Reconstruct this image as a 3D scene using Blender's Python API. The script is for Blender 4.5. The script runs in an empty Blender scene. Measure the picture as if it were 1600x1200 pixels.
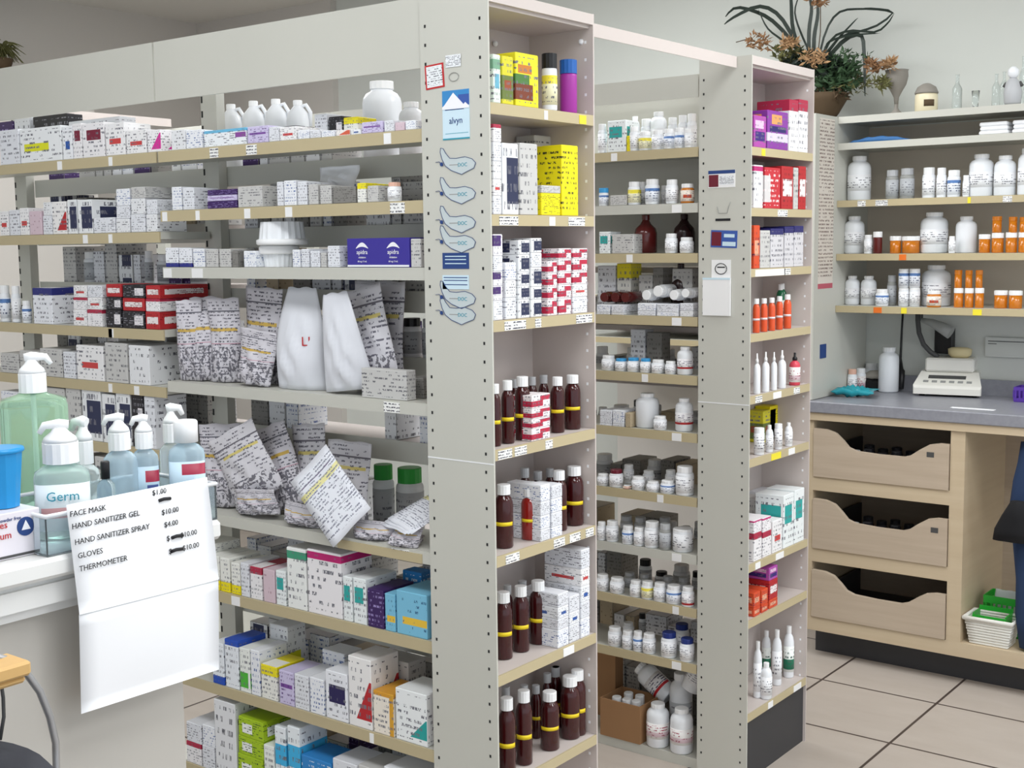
import bpy, bmesh, math, random
from mathutils import Matrix, Vector
random.seed(7)
SC = bpy.context.scene
COL = SC.collection
PI = math.pi

# ------------------------------------------------------------------ camera
F_PX, CAM_H = 1982.25, 1.5
YAW, PITCH, ROLL = math.radians(37.574), math.radians(-6.263), math.radians(-0.7164)
fv = Vector((-math.sin(YAW)*math.cos(PITCH), math.cos(YAW)*math.cos(PITCH), math.sin(PITCH)))
r0 = fv.cross(Vector((0, 0, 1))).normalized(); u0 = r0.cross(fv)
rv = r0*math.cos(ROLL) + u0*math.sin(ROLL); uv = -r0*math.sin(ROLL) + u0*math.cos(ROLL)
cam = bpy.data.cameras.new('camera'); camo = bpy.data.objects.new('camera', cam); COL.objects.link(camo)
M = Matrix(((rv.x, uv.x, -fv.x, 0), (rv.y, uv.y, -fv.y, 0), (rv.z, uv.z, -fv.z, CAM_H), (0, 0, 0, 1)))
camo.matrix_world = M
cam.sensor_width = 36; cam.lens = F_PX/1600*36; cam.clip_start = .05
SC.camera = camo

# ------------------------------------------------------------------ world, exposure
w = bpy.data.worlds.new('world'); SC.world = w; w.use_nodes = True
w.node_tree.nodes['Background'].inputs[0].default_value = (.86, .93, 1, 1)
w.node_tree.nodes['Background'].inputs[1].default_value = 1.25
SC.view_settings.view_transform = 'Standard'; SC.view_settings.look = 'None'
SC.view_settings.gamma = 1; SC.view_settings.use_curve_mapping = False
SC.view_settings.exposure = -0.14

# ceiling light fittings (their lamps): x, y, watts
TROFFERS = [(-.5, 1.0, 20), (-.5, 2.9, 24), (-2.3, .9, 9), (-2.4, 3.45, 20), (1.2, 2.0, 24), (-3.9, 2.75, 26), (1.0, 3.8, 20)]

# ------------------------------------------------------------------ measuring helpers (where a sight line meets a real plane)
def solve(px, py, plane, c, other):
    """px given: the free horizontal coordinate at height `other`; py given: the height at horizontal coordinate `other`."""
    if px is not None:
        n = rv - ((px-800)/F_PX)*fv; z = other - CAM_H
        return -(c*n.y + z*n.z)/n.x if plane == 'U' else -(c*n.x + z*n.z)/n.y
    n = uv + ((py-600)/F_PX)*fv
    x, y = (other, c) if plane == 'U' else (c, other)
    return CAM_H - (x*n.x + y*n.y)/n.z
def depth(x, y, z): return Vector((x, y, z-CAM_H)).dot(fv)
def sx(p):
    q = Vector(p) - Vector((0, 0, CAM_H)); return 800 + F_PX*q.dot(rv)/q.dot(fv)
def onz(px, py, z):
    d = rv*(px-800)/F_PX - uv*(py-600)/F_PX + fv; t = (z-CAM_H)/d.z
    return Vector((d.x*t, d.y*t, z))

# ------------------------------------------------------------------ materials
def lin(c):
    if isinstance(c, str): c = [int(c[i:i+2], 16)/255 for i in (0, 2, 4)]
    return tuple(v/12.92 if v <= .04045 else ((v+.055)/1.055)**2.4 for v in c) + (1,)
MATS = {}
def mat(name, col, rough=.5, metal=0, trans=0, emit=0, ior=1.45, coat=0, sss=0):
    if name in MATS: return MATS[name]
    m = bpy.data.materials.new(name); m.use_nodes = True; b = m.node_tree.nodes['Principled BSDF']
    b.inputs['Base Color'].default_value = lin(col); b.inputs['Roughness'].default_value = rough
    b.inputs['Metallic'].default_value = metal; b.inputs['Transmission Weight'].default_value = trans
    b.inputs['IOR'].default_value = ior; b.inputs['Coat Weight'].default_value = coat
    if emit: b.inputs['Emission Color'].default_value = lin(col); b.inputs['Emission Strength'].default_value = emit
    MATS[name] = m; return m
class NT:
    def __init__(s, m): s.t = m.node_tree; s.b = s.t.nodes['Principled BSDF']
    def put(s, sock, v):
        if isinstance(v, (int, float)): sock.default_value = v
        else: s.t.links.new(v, sock)
    def m(s, op, a, b=0.0, c=None):
        n = s.t.nodes.new('ShaderNodeMath'); n.operation = op; s.put(n.inputs[0], a); s.put(n.inputs[1], b)
        if c is not None: s.put(n.inputs[2], c)
        return n.outputs[0]
    def xyz(s, a, b, c):
        n = s.t.nodes.new('ShaderNodeCombineXYZ')
        for i, v in enumerate((a, b, c)): s.put(n.inputs[i], v)
        return n.outputs[0]
    def noise(s, vec, scale=1, detail=0):
        n = s.t.nodes.new('ShaderNodeTexNoise'); n.inputs['Scale'].default_value = scale; n.inputs['Detail'].default_value = detail
        if vec is not None: s.t.links.new(vec, n.inputs['Vector'])
        return n.outputs[0]
    def mix(s, f, a, b):
        n = s.t.nodes.new('ShaderNodeMix'); n.data_type = 'RGBA'; s.put(n.inputs[0], f)
        for i, v in ((6, a), (7, b)):
            if isinstance(v, tuple): n.inputs[i].default_value = v
            else: s.t.links.new(v, n.inputs[i])
        return n.outputs[2]
    def gen(s, which='Generated'):
        n = s.t.nodes.new('ShaderNodeTexCoord'); sp = s.t.nodes.new('ShaderNodeSeparateXYZ')
        s.t.links.new(n.outputs[which], sp.inputs[0]); return sp.outputs
    def rand(s): return s.t.nodes.new('ShaderNodeObjectInfo').outputs['Random']
    def out(s, col):
        if isinstance(col, tuple): s.b.inputs['Base Color'].default_value = col
        else: s.t.links.new(col, s.b.inputs['Base Color'])
    def bump(s, h, st=.3, dist=.002):
        n = s.t.nodes.new('ShaderNodeBump'); n.inputs['Strength'].default_value = st; n.inputs['Distance'].default_value = dist
        s.t.links.new(h, n.inputs['Height']); s.t.links.new(n.outputs[0], s.b.inputs['Normal'])
def printed(name, base, regions=(), wedge=None, lines=8, ink='72727c', dens=.46, rough=.45, uax='xy', words=9, z1=.93, z0=.07, crumple=0, tiled=False):
    """Printed paper or card: rows of words, plus coloured fields (z0, z1, u0, u1, colour) and an optional wedge (colour, u0, slope, zmax)."""
    if name in MATS: return MATS[name]
    m = mat(name, base, rough); n = NT(m); g = n.gen(); g0 = n.gen('Object'); nrm = n.gen('Normal')
    z = g[2]; u = n.m('FRACT', n.m('ADD', n.m('MULTIPLY', g[0], .9995), g[1])) if uax == 'xy' else g[0]
    if tiled: z = n.m('FRACT', n.m('DIVIDE', g0[2], .09)); u = n.m('FRACT', n.m('DIVIDE', n.m('ADD', g0[0], g0[1]), .055))
    col = lin(base)
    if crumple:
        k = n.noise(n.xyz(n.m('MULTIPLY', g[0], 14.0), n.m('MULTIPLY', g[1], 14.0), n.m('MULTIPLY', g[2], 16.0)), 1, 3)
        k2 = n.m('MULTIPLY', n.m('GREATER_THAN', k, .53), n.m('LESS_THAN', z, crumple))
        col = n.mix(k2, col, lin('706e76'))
    for (a, b, c, d, cc) in regions:
        f = n.m('MULTIPLY', n.m('GREATER_THAN', z, a), n.m('LESS_THAN', z, b))
        if c > 0 or d < 1: f = n.m('MULTIPLY', f, n.m('MULTIPLY', n.m('GREATER_THAN', u, c), n.m('LESS_THAN', u, d)))
        col = n.mix(f, col, lin(cc))
    if wedge:
        cc, w0, k, zm = wedge
        f = n.m('LESS_THAN', z, n.m('MULTIPLY', n.m('SUBTRACT', u, w0), k)); f = n.m('MULTIPLY', f, n.m('LESS_THAN', z, zm))
        f = n.m('MULTIPLY', f, n.m('GREATER_THAN', z, .12))
        col = n.mix(f, col, lin(cc))
    if lines:
        L = n.m('MULTIPLY', z, float(lines)); li = n.m('FLOOR', L); lf = n.m('FRACT', L)
        rnd = n.m('MULTIPLY', n.rand(), 37.0)
        wd = n.m('GREATER_THAN', n.noise(n.xyz(n.m('MULTIPLY', u, float(words)), n.m('MULTIPLY', li, 5.13), rnd)), 1-dens)
        ch = n.m('GREATER_THAN', n.noise(n.xyz(n.m('MULTIPLY', u, words*5.0), n.m('MULTIPLY', L, 2.1), rnd)), .44)
        k = n.m('MULTIPLY', n.m('MULTIPLY', wd, ch), n.m('MULTIPLY', n.m('GREATER_THAN', lf, .28), n.m('LESS_THAN', lf, .74)))
        k = n.m('MULTIPLY', k, n.m('MULTIPLY', n.m('GREATER_THAN', z, z0), n.m('LESS_THAN', z, z1)))
        k = n.m('MULTIPLY', k, n.m('LESS_THAN', n.m('ABSOLUTE', nrm[2]), .6))
        col = n.mix(k, col, lin(ink))
    n.out(col); return m

def build_mats():
    m = mat('cream_steel', 'dedcd0', .38); n = NT(m); g = n.gen('Object')
    k = n.noise(n.xyz(g[0], g[1], g[2]), 3, 3); n.out(n.mix(k, lin('c4c4bb'), lin('cdccc3')))
    mat('pinkish_steel', 'ccc2bd', .4); mat('tan_rail', 'bfb18e', .45); mat('dark_hole', '2c2c2c', .8)
    mat('tag_white', 'f2f2f2', .5); mat('tag_yellow', 'f2e23c', .5); mat('tag_orange', 'e8762a', .5)
    printed('tag_text', 'f4f4f2', lines=3, words=5, ink='4a4a55', dens=.6, z1=1, z0=0)
    mat('white_plastic', 'eef1f5', .32, sss=0); mat('cap_white', 'f3f4f5', .4); mat('cap_blue', '1f5fae', .4)
    mat('cap_light_blue', '3e9ed8', .4); mat('cap_maroon', '6e1c2e', .4); mat('cap_green', '2f9a3c', .4); mat('cap_navy', '22357e', .4)
    mat('cap_peach', 'e9b9a4', .4); mat('cap_grey', 'b9bbbe', .4); mat('cap_black', '17171b', .4); mat('cap_brown', '5b1c18', .3)
    mat('syrup_amber', '3c0b0e', .14, coat=.3); mat('syrup_red', '8e1a14', .12, coat=.6); mat('jug_brown', '5e1c1c', .18, coat=.4); mat('jug_dark', '2a1416', .2)
    mat('amber_vial', 'e88a1c', .2, trans=.35, coat=.3); mat('label_yellow', 'efd21f', .5); mat('silver_steel', 'c9cacd', .25, metal=.9)
    mat('clear_plastic', 'e6f0f4', .06, trans=.9, ior=1.2); mat('gel_blue', 'd6ecf8', .06, trans=.6, ior=1.2); mat('gel_clear', 'e6f2f4', .06, trans=.7, ior=1.2)
    mat('gel_green', 'cdf2d8', .06, trans=.72, ior=1.15); mat('glass', 'eef4f4', .02, trans=.95, ior=1.3)
    mat('frosted', 'e9edf0', .35, trans=.3, ior=1.2); mat('purple_body', 'a0309a', .35); mat('blue_plastic', '1f8fd0', .35); mat('purple_plastic', '5a3aa0', .4); mat('green_plastic', '2fae3a', .4)
    mat('black_plastic', '1c1c1e', .4); mat('dark_base', '38383b', .5); mat('grey_plastic', '9a9b98', .4); mat('dark_grey', '4c4c4c', .5)
    mat('orange_liquid', 'e0562a', .2, coat=.4); mat('green_liquid', '15704a', .2, coat=.4); mat('pink_liquid', 'd84a5c', .3)
    mat('white_paper', 'f2f3f6', .7); mat('teal_film', '2a9aa8', .25); mat('denim', '263a5c', .9); mat('black_cloth', '141417', .9)
    mat('ink_black', '1b1b1f', .6); mat('ink_red', 'c0282c', .6); mat('ink_blue', '2b6fae', .6); mat('ink_white', 'f4f4fa', .6); mat('ink_navy', '26437f', .6); mat('ink_teal', '2f9ab0', .6)
    mat('wicker_white', 'e6e4dc', .7); mat('terracotta_grey', '8f8a82', .7); mat('ceramic_cream', 'efe4c4', .3); mat('beige_foam', 'e2d3a6', .8)
    mat('white_scale', 'eceae2', .35); mat('leaf_dark', '1d2a22', .5); mat('leaf_green', '3f5a3c', .6); mat('leaf_olive', '6a6a40', .6); mat('petal_orange', 'b08c66', .7); mat('petal_rust', '96704e', .7); mat('basket_brown', '54432f', .8)
    mat('lamp_emit', 'ffffff', .5, emit=3); mat('metal_grey', 'a9a9ab', .35, metal=.6); mat('seat_dark', '2b2d36', .6)
    # wall paint
    m = mat('wall_cream', 'e1e4da', .8); n = NT(m); g = n.gen('Object'); n.out(n.mix(n.noise(n.xyz(g[0], g[1], g[2]), 2, 2), lin('d0d3cd'), lin('d8dad5')))
    mat('wall_taupe', 'cdc8c2', .85); mat('ceiling_grey', 'e2dfd9', .9); mat('wall_back', 'd9cebe', .7); mat('counter_face', 'bdb9b2', .6); mat('counter_white', 'e6e6e4', .4)
    # floor tiles
    m = mat('floor_tile', 'cfc6bb', .42); n = NT(m); g = n.gen('Object')
    fx = n.m('FRACT', n.m('DIVIDE', n.m('ADD', g[0], 1.297+4.0), .395)); fy = n.m('FRACT', n.m('DIVIDE', n.m('SUBTRACT', g[1], 3.587-4.05), .405))
    e = .011
    gl = n.m('MAXIMUM', n.m('MAXIMUM', n.m('LESS_THAN', fx, e), n.m('GREATER_THAN', fx, 1-e)), n.m('MAXIMUM', n.m('LESS_THAN', fy, e), n.m('GREATER_THAN', fy, 1-e)))
    tid = n.noise(n.xyz(n.m('MULTIPLY', n.m('FLOOR', n.m('DIVIDE', n.m('ADD', g[0], 5.297), .395)), 3.7), n.m('MULTIPLY', n.m('FLOOR', n.m('DIVIDE', n.m('ADD', g[1], .463), .405)), 2.9), 0.0), 1)
    st = n.noise(n.xyz(n.m('MULTIPLY', g[0], 3.0), n.m('MULTIPLY', g[1], 9.0), tid), 1.6, 5)
    c = n.mix(st, lin('a59a8f'), lin('bdb4ab')); c = n.mix(n.m('MULTIPLY', tid, .35), c, lin('c4b8ae'))
    n.out(n.mix(gl, c, lin('4a3f3a'))); n.bump(n.m('SUBTRACT', 1.0, gl), .6, .002)
    # wood
    for nm, a, b, sc in (('oak_pale', 'bda98c', 'cfbea2', (2, 2, 40)), ('oak_front', 'ac9a86', 'c6b6a2', (3, 3, 50)), ('wood_arm', 'c79c5e', 'dcb87c', (30, 5, 5))):
        m = mat(nm, a, .5); n = NT(m); g = n.gen('Object')
        k = n.noise(n.xyz(n.m('MULTIPLY', g[0], sc[0]*1.0), n.m('MULTIPLY', g[1], sc[1]*1.0), n.m('MULTIPLY', g[2], sc[2]*1.0)), 1, 4)
        n.out(n.mix(k, lin(a), lin(b)))
    m = mat('laminate_grey', '8a8b93', .35); n = NT(m); g = n.gen('Object'); k = n.noise(n.xyz(g[0], g[1], g[2]), 60, 2); n.out(n.mix(k, lin('7e7f88'), lin('97989f')))
    mat('cardboard', '9a7450', .85); mat('cardboard_inner', '7d5c3e', .9)
build_mats()

# carton designs: key -> (description, base, fields, wedge, kwargs)
STY = {
 'w': ('white', 'e4e6ec', (), None, {}),
 'wb': ('white blue-lettered', 'eef0f5', (), None, dict(ink='3a5a9a')),
 'wt': ('white thinly printed', 'e8e9ec', (), None, dict(dens=.4, lines=6, ink='66666e')),
 'g': ('pale grey', 'c9c8c6', (), None, dict(ink='6a6a70')),
 'dg': ('dark grey', '84827e', (), None, dict(ink='55524e')),
 'wy': ('yellow-patched white', 'eef0f2', ((.32, .55, .1, .7, 'e0e020'),), None, {}),
 'wyb': ('yellow-based white', 'eeeee8', ((0, .3, 0, 1, 'f2e010'),), None, {}),
 'wyt': ('yellow-topped white', 'eeeee8', ((.7, 1, 0, 1, 'efe020'),), None, {}),
 'wr': ('red-marked white', 'f0eff0', ((.35, .52, .2, .8, 'cc4444'),), None, {}),
 'wrt': ('red-topped white', 'f0eef0', ((.78, 1, 0, 1, 'b02a48'),), None, {}),
 'wm': ('maroon-squared white', 'eeecee', ((.5, .8, .2, .85, '7a1f38'),), None, {}),
 'wbl': ('blue-squared white', 'eef0f4', ((.3, .55, .3, .75, '2c5aa8'),), None, {}),
 'wmag': ('magenta-flashed white', 'f2f0f3', (), ('d8309a', .15, 1.1, .85), {}),
 'wpk': ('magenta-banded white', 'f2eff2', ((.86, .97, 0, 1, 'c02070'),), None, {}),
 'wlb': ('light-blue-topped white', 'eef2f6', ((.82, 1, 0, 1, '6cb8dc'), (.45, .75, .75, 1, '8a4a9a')), None, {}),
 'wcy': ('cyan-banded white', 'eef4f8', ((.45, .75, 0, 1, '40b4e6'),), None, {}),
 'wor': ('orange-wedged white', 'f2eeec', (), ('e2603a', .1, 1.3, .9), {}),
 'wrw': ('red-wedged white', 'f1efee', (), ('b8242c', .2, .95, .68), {}),
 'wtw': ('teal-wedged white', 'f0f3f4', (), ('26a09c', .3, .75, .5), {}),
 'wnv': ('navy-disc white', 'eef0f6', ((.35, .72, .15, .9, '241c52'),), None, {}),
 'wnb': ('navy-based white', 'eef0f6', ((0, .22, 0, 1, '2a2f86'),), None, {}),
 'wnt': ('navy-topped white', 'eceef4', ((.8, 1, 0, 1, '2a2f78'),), None, {}),
 'wgr': ('green-topped white', 'f0f2f0', ((.82, .95, 0, 1, '3f9a78'),), None, {}),
 'wgb': ('green-blocked white', 'f0f3ee', ((.1, .45, 0, .8, '4fb83a'),), None, {}),
 'wtl': ('teal-patched white', 'eef3f4', ((.45, .8, .1, .8, '2fa8a4'),), None, {}),
 'wbb': ('blue-based white', 'eef2f8', ((0, .2, 0, 1, '2450b8'),), None, {}),
 'wbt': ('blue-lidded white', 'eef2f8', ((.88, 1.1, 0, 1, '2450b8'),), None, {}),
 'lav': ('lavender', 'cfc6e6', ((.5, .62, .1, .9, '7a4a9c'),), None, dict(ink='5a3a80')),
 'pur': ('dark purple', '3a1f5c', (), None, dict(ink='a090c8')),
 'pk': ('greyish pink', 'd8c2cc', (), None, dict(ink='9a7080', dens=.3)),
 'lb': ('light blue', '7cc0de', ((.25, .42, .2, 1, 'e8c040'),), None, dict(ink='3a6a90', dens=.35)),
 'bl': ('bright blue', '2f86cc', (), None, dict(ink='e8f2fa')),
 'or': ('orange-topped', 'f0e8dc', ((.9, 1.1, 0, 1, 'd89a30'), (0, 1, .8, 1, 'd8a030')), None, {}),
 'lime': ('lime green', 'a8c820', ((.2, .7, .15, .55, 'f2f4f0'),), None, dict(ink='3a5a20')),
 'blk': ('black', '222026', ((.2, .75, .55, .95, 'e8e4e8'),), None, dict(ink='909098')),
 'rd': ('red', 'b82a30', ((.3, .7, .1, .9, 'efe6e6'),), None, dict(ink='801820')),
 'rw': ('red-and-white', 'f0e8ea', ((.12, .55, 0, .6, 'b82444'), (.55, .9, .45, 1, 'c02a48')), None, dict(lines=4)),
 'nw': ('navy-and-white', 'eceef0', ((.15, .8, .25, 1, '2a3050'),), None, dict(lines=4)),
 'pw': ('purple-and-white', 'efedf2', ((.45, .95, 0, .8, '4a2e6e'),), None, dict(lines=4)),
 'yb': ('yellow-and-brown', 'ece028', ((.12, .42, 0, .75, '7a3a24'), (.42, .6, 0, .6, '4a7a3a'), (.62, .78, .1, .7, 'c87a30')), None, {}),
 'yw': ('yellow', 'f0e010', (), None, dict(ink='4a4a20', lines=14)),
 'gy': ('green-and-yellow', 'd8d030', ((.1, .6, 0, 1, '6a7a3a'), (.3, .5, .2, .8, '9a4a2a')), None, {}),
 'gw': ('pale green', 'dce8dc', ((.7, .9, 0, 1, '7aa88a'), (.3, .6, .2, .8, '6ab0c8')), None, {}),
 'prb': ('purple-and-pink', 'b04aa8', ((.2, .5, .1, .9, '3a2478'), (.6, .85, .1, .8, 'e8c0e0')), None, {}),
 'prr': ('purple-and-orange', '8a3aa0', ((.45, .6, .1, .9, '2a2468'), (.2, .42, 0, 1, 'd8d0e8'), (.65, .9, .2, .7, 'e8a060')), None, {}),
 'rdw': ('red-white', 'c8303c', ((.15, .8, 0, .35, 'd8d4d4'),), None, dict(ink='f0e0e0')),
 'orr': ('orange-red', 'd8502c', ((.3, .65, .1, .8, 'e8a88a'),), None, dict(ink='3a2048')),
 'nvt': ('navy-topped grey', 'd4d2d6', ((.84, 1.1, 0, 1, '2a2a6a'),), None, {}),
 'tan': ('tan', 'b8a88c', (), None, dict(ink='80705a', dens=.3)),
}
def carton_mat(k):
    d, b, r, wd, kw = STY[k]; return printed('card_'+k, b, r, wd, **kw)

# ------------------------------------------------------------------ mesh helpers
def mk(name, bm, m, parent=None, loc=(0, 0, 0), rot=(0, 0, 0), smooth=False):
    if isinstance(bm, bmesh.types.BMesh):
        me = bpy.data.meshes.new(name)
        if smooth:
            for f in bm.faces: f.smooth = True
        bm.to_mesh(me); bm.free()
        for x in (m if isinstance(m, (list, tuple)) else [m]): me.materials.append(MATS[x] if isinstance(x, str) else x)
    else: me = bm
    o = bpy.data.objects.new(name, me); COL.objects.link(o); o.location = loc; o.rotation_euler = rot
    if parent: o.parent = parent
    return o
def nb(): return bmesh.new()
def box(bm, x0, x1, y0, y1, z0, z1, mi=0, bev=0):
    vs = [bm.verts.new(p) for p in ((x0, y0, z0), (x1, y0, z0), (x1, y1, z0), (x0, y1, z0), (x0, y0, z1), (x1, y0, z1), (x1, y1, z1), (x0, y1, z1))]
    fs = [bm.faces.new([vs[i] for i in q]) for q in ((0, 3, 2, 1), (4, 5, 6, 7), (0, 1, 5, 4), (1, 2, 6, 5), (2, 3, 7, 6), (3, 0, 4, 7))]
    for f in fs: f.material_index = mi
    if bev:
        es = list({e for f in fs for e in f.edges}); bmesh.ops.bevel(bm, geom=es, offset=bev, segments=1, affect='EDGES')
    return bm
def lathe(bm, prof, seg=20, mi=0, cx=0, cy=0, sxy=(1, 1), cap=True):
    rings = []
    for (r, z) in prof:
        rings.append([bm.verts.new((cx+sxy[0]*r*math.cos(2*PI*i/seg), cy+sxy[1]*r*math.sin(2*PI*i/seg), z)) for i in range(seg)])
    for a, b in zip(rings, rings[1:]):
        for i in range(seg):
            f = bm.faces.new((a[i], a[(i+1) % seg], b[(i+1) % seg], b[i])); f.material_index = mi; f.smooth = True
    if cap:
        bm.faces.new(rings[0][::-1]).material_index = mi; bm.faces.new(rings[-1]).material_index = mi
    return bm
def tube(bm, pts, rad, seg=8, mi=0):
    pts = [Vector(p) for p in pts]; rings = []
    for i, p in enumerate(pts):
        t = (pts[min(i+1, len(pts)-1)] - pts[max(i-1, 0)]).normalized()
        a = t.orthogonal().normalized() if i == 0 else (rings_a - t*rings_a.dot(t)).normalized()
        rings_a = a; b = t.cross(a); rr = rad[i] if isinstance(rad, (list, tuple)) else rad
        rings.append([bm.verts.new(p + a*rr*math.cos(2*PI*k/seg) + b*rr*math.sin(2*PI*k/seg)) for k in range(seg)])
    for A, B in zip(rings, rings[1:]):
        for k in range(seg):
            f = bm.faces.new((A[k], A[(k+1) % seg], B[(k+1) % seg], B[k])); f.material_index = mi; f.smooth = True
    bm.faces.new(rings[0][::-1]).material_index = mi; bm.faces.new(rings[-1]).material_index = mi
    return bm
def empty(name, loc, rz=0, rot=None):
    o = bpy.data.objects.new(name, None); COL.objects.link(o); o.location = loc; o.rotation_euler = rot or (0, 0, rz); o.empty_display_size = .02
    return o
def tag(o, label, cat, group=None):
    o['label'] = label; o['category'] = cat
    if group: o['group'] = group
    return o
def struct(name, bm, m): o = mk(name, bm, m); o['kind'] = 'structure'; return o
def lettering(txt, size, m, parent, loc, rot, name='lettering', align='CENTER', sx_=1):
    c = bpy.data.curves.new(name, 'FONT'); c.body = txt; c.size = size; c.align_x = align; c.align_y = 'CENTER'; c.extrude = .0002; c.resolution_u = 2
    t = bpy.data.objects.new('tmp', c); COL.objects.link(t)
    dg = bpy.context.evaluated_depsgraph_get(); me = bpy.data.meshes.new_from_object(t.evaluated_get(dg)); bpy.data.objects.remove(t)
    me.name = name; me.materials.clear(); me.materials.append(MATS[m])
    o = bpy.data.objects.new(name, me); COL.objects.link(o); o.parent = parent; o.location = loc; o.rotation_euler = rot; o.scale = (sx_, 1, 1)
    return o
FRONT = (PI/2, 0, 0)          # lettering on a face that looks along local -Y

# ------------------------------------------------------------------ room
bm = nb(); box(bm, -6.5, 2.5, -2.5, 5.2, -.1, 0); struct('floor', bm, 'floor_tile')
bm = nb(); box(bm, -6.5, 2.5, -2.5, 5.2, 2.74, 2.84); struct('ceiling', bm, 'ceiling_grey')
bm = nb(); box(bm, -5.9, 2.5, 4.7, 4.85, 0, 2.74); struct('wall_right', bm, 'wall_cream')
bm = nb(); box(bm, -5.9, -5.76, -2.5, 4.7, 0, 2.74); struct('wall_far', bm, 'wall_taupe')
bm = nb(); box(bm, -5.76, -4.71, 4.66, 4.7, 0, 2.74); struct('wall_corner', bm, 'wall_taupe')
bm = nb()
for y in (3.49, 2.27, 1.05, -.17): box(bm, -5.76, 2.5, y-.012, y+.012, 2.73, 2.742)
for x in (-4.2, -2.9, -1.7, .1, 1.9): box(bm, x-.012, x+.012, -2.5, 4.7, 2.731, 2.742)
struct('trim_1', bm, 'terracotta_grey')
for i, (x, y, wt) in enumerate(TROFFERS):
    t = empty('ceiling_light', (x, y, 2.73)); tag(t, 'recessed fluorescent ceiling light with a flat white diffuser', 'ceiling light', 'ceiling lights above the frame')
    bm = nb(); box(bm, -.62, .62, -.32, -.29, -.02, .005); box(bm, -.62, .62, .29, .32, -.02, .005); box(bm, -.62, -.59, -.29, .29, -.02, .005); box(bm, .59, .62, -.29, .29, -.02, .005); mk('frame', bm, 'white_plastic', t)
    bm = nb(); box(bm, -.59, .59, -.29, .29, -.008, 0); mk('diffuser', bm, 'lamp_emit', t)
    L = bpy.data.lights.new('lamp', 'AREA'); L.shape = 'RECTANGLE'; L.size = 1.15; L.size_y = .55; L.energy = wt; L.color = (.95, .98, 1)
    lo = bpy.data.objects.new('lamp', L); COL.objects.link(lo); lo.parent = t; lo.location = (0, 0, -.025)

# ------------------------------------------------------------------ shelving
def perforated(bm, plane, c, a0, a1, z0, z1, thick, seam=None, inward=1):
    """A thin steel side sheet in the plane y = c, pierced by two columns of slots."""
    box(bm, a0, a1, c, c+thick*inward, z0, z1)
    yo = c-.0006*inward
    z = z0+.06
    while z < z1-.05:
        for a in (a0+.014, a1-.02):
            box(bm, a-.0022, a+.0022, min(yo, c), max(yo, c), z-.003, z+.003, 1)
        z += .0367
    if seam:
        box(bm, a0, a1, min(yo, c), max(yo, c), seam-.0012, seam+.0012, 2)
def shelf_board(run, name, x0, x1, y0, y1, zt, lip=.022, railm='tan_rail', face='-y', tags=(), board='cream_steel'):
    bm = nb(); e = .004
    s = mk(name, box(bm, x0, x1, y0+e if face == '-y' else y0, y1 if face != '+x' else y1, zt-.018, zt), board, run) if face == '-y' else mk(name, box(bm, x0, x1-e, y0, y1, zt-.018, zt), board, run)
    bm = nb()
    if face == '-y': box(bm, x0, x1, y0, y0+.004, zt-lip-.004, zt)
    else: box(bm, x1-.004, x1, y0, y1, zt-lip-.004, zt)
    mk('price_rail', bm, railm, s)
    for (a, wd, tm) in tags:
        bm = nb()
        if face == '-y': box(bm, a, a+wd, y0-.0012, y0, zt-lip-.003, zt-.003)
        else: box(bm, x1, x1+.0012, a, a+wd, zt-lip-.003, zt-.003)
        mk('price_tag', bm, tm, s)
    return s
def utags(px, yc, z): return [(solve(a, None, 'U', yc, z), wd, m) for a, wd, m in px]
def vtags(px, xc, z): return [(solve(a, None, 'V', xc, z), wd, m) for a, wd, m in px]

Y1, Y1M, Y1B = 1.945, 2.12, 2.30
Y2, Y2M, Y2B = 3.07, 3.26, 3.45
XE = -1.715                       # where the runs meet their end bays
# near run
run1 = empty('shelving_run', (0, 0, 0)); tag(run1, 'long double-sided cream steel shelving run nearest the counter, with plain header board', 'shelving')
run2 = empty('shelving_run', (0, 0, 0)); tag(run2, 'cream steel shelving run behind the near one, across the narrow aisle', 'shelving')
def run_frame(run, ya, ym, yb, joints, hz0, hz1, end):
    for x in joints[1:]:
        bm = nb(); box(bm, x-.03, x+.03, ym-.013, ym+.013, 0, 1.97); 
        z = 0.1
        while z < 1.95: box(bm, x-.028, x-.022, ym-.0136, ym-.013, z, z+.016, 1); z += .036
        mk('upright', bm, ['cream_steel', 'dark_hole'], run)
    xs = [end] + list(joints[1:]) 
    for a, b in zip(xs[1:], xs): 
        bm = nb(); box(bm, a+.004, b-.002, ya, ya+.006, hz0, hz1); box(bm, a+.004, b-.002, ya+.006, ya+.02, hz1-.006, hz1); mk('header_panel', bm, 'cream_steel', run)
        bm = nb(); box(bm, a+.002, b-.002, ya+.01, yb-.01, 0, .03); mk('base_deck', bm, 'cream_steel', run)
J = [XE, -2.57, -3.43, -4.29, -5.15]
run_frame(run1, Y1, Y1M, Y1B, J, 1.853, 1.992, XE)
run_frame(run2, Y2, Y2M, Y2B, [XE, -2.57, -3.43, -4.29], 1.89, 1.95, XE)
SH = {}
def sh(key, plane, c, z, name): SH[key] = (plane, c, z, name)
R1Z = [1.734, 1.592, 1.456, 1.177, .864, .673, .435, .205]
WORD = ['top', 'second', 'third', 'fourth', 'fifth', 'sixth', 'seventh', 'eighth', 'ninth', 'tenth', 'eleventh', 'twelfth']
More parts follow.
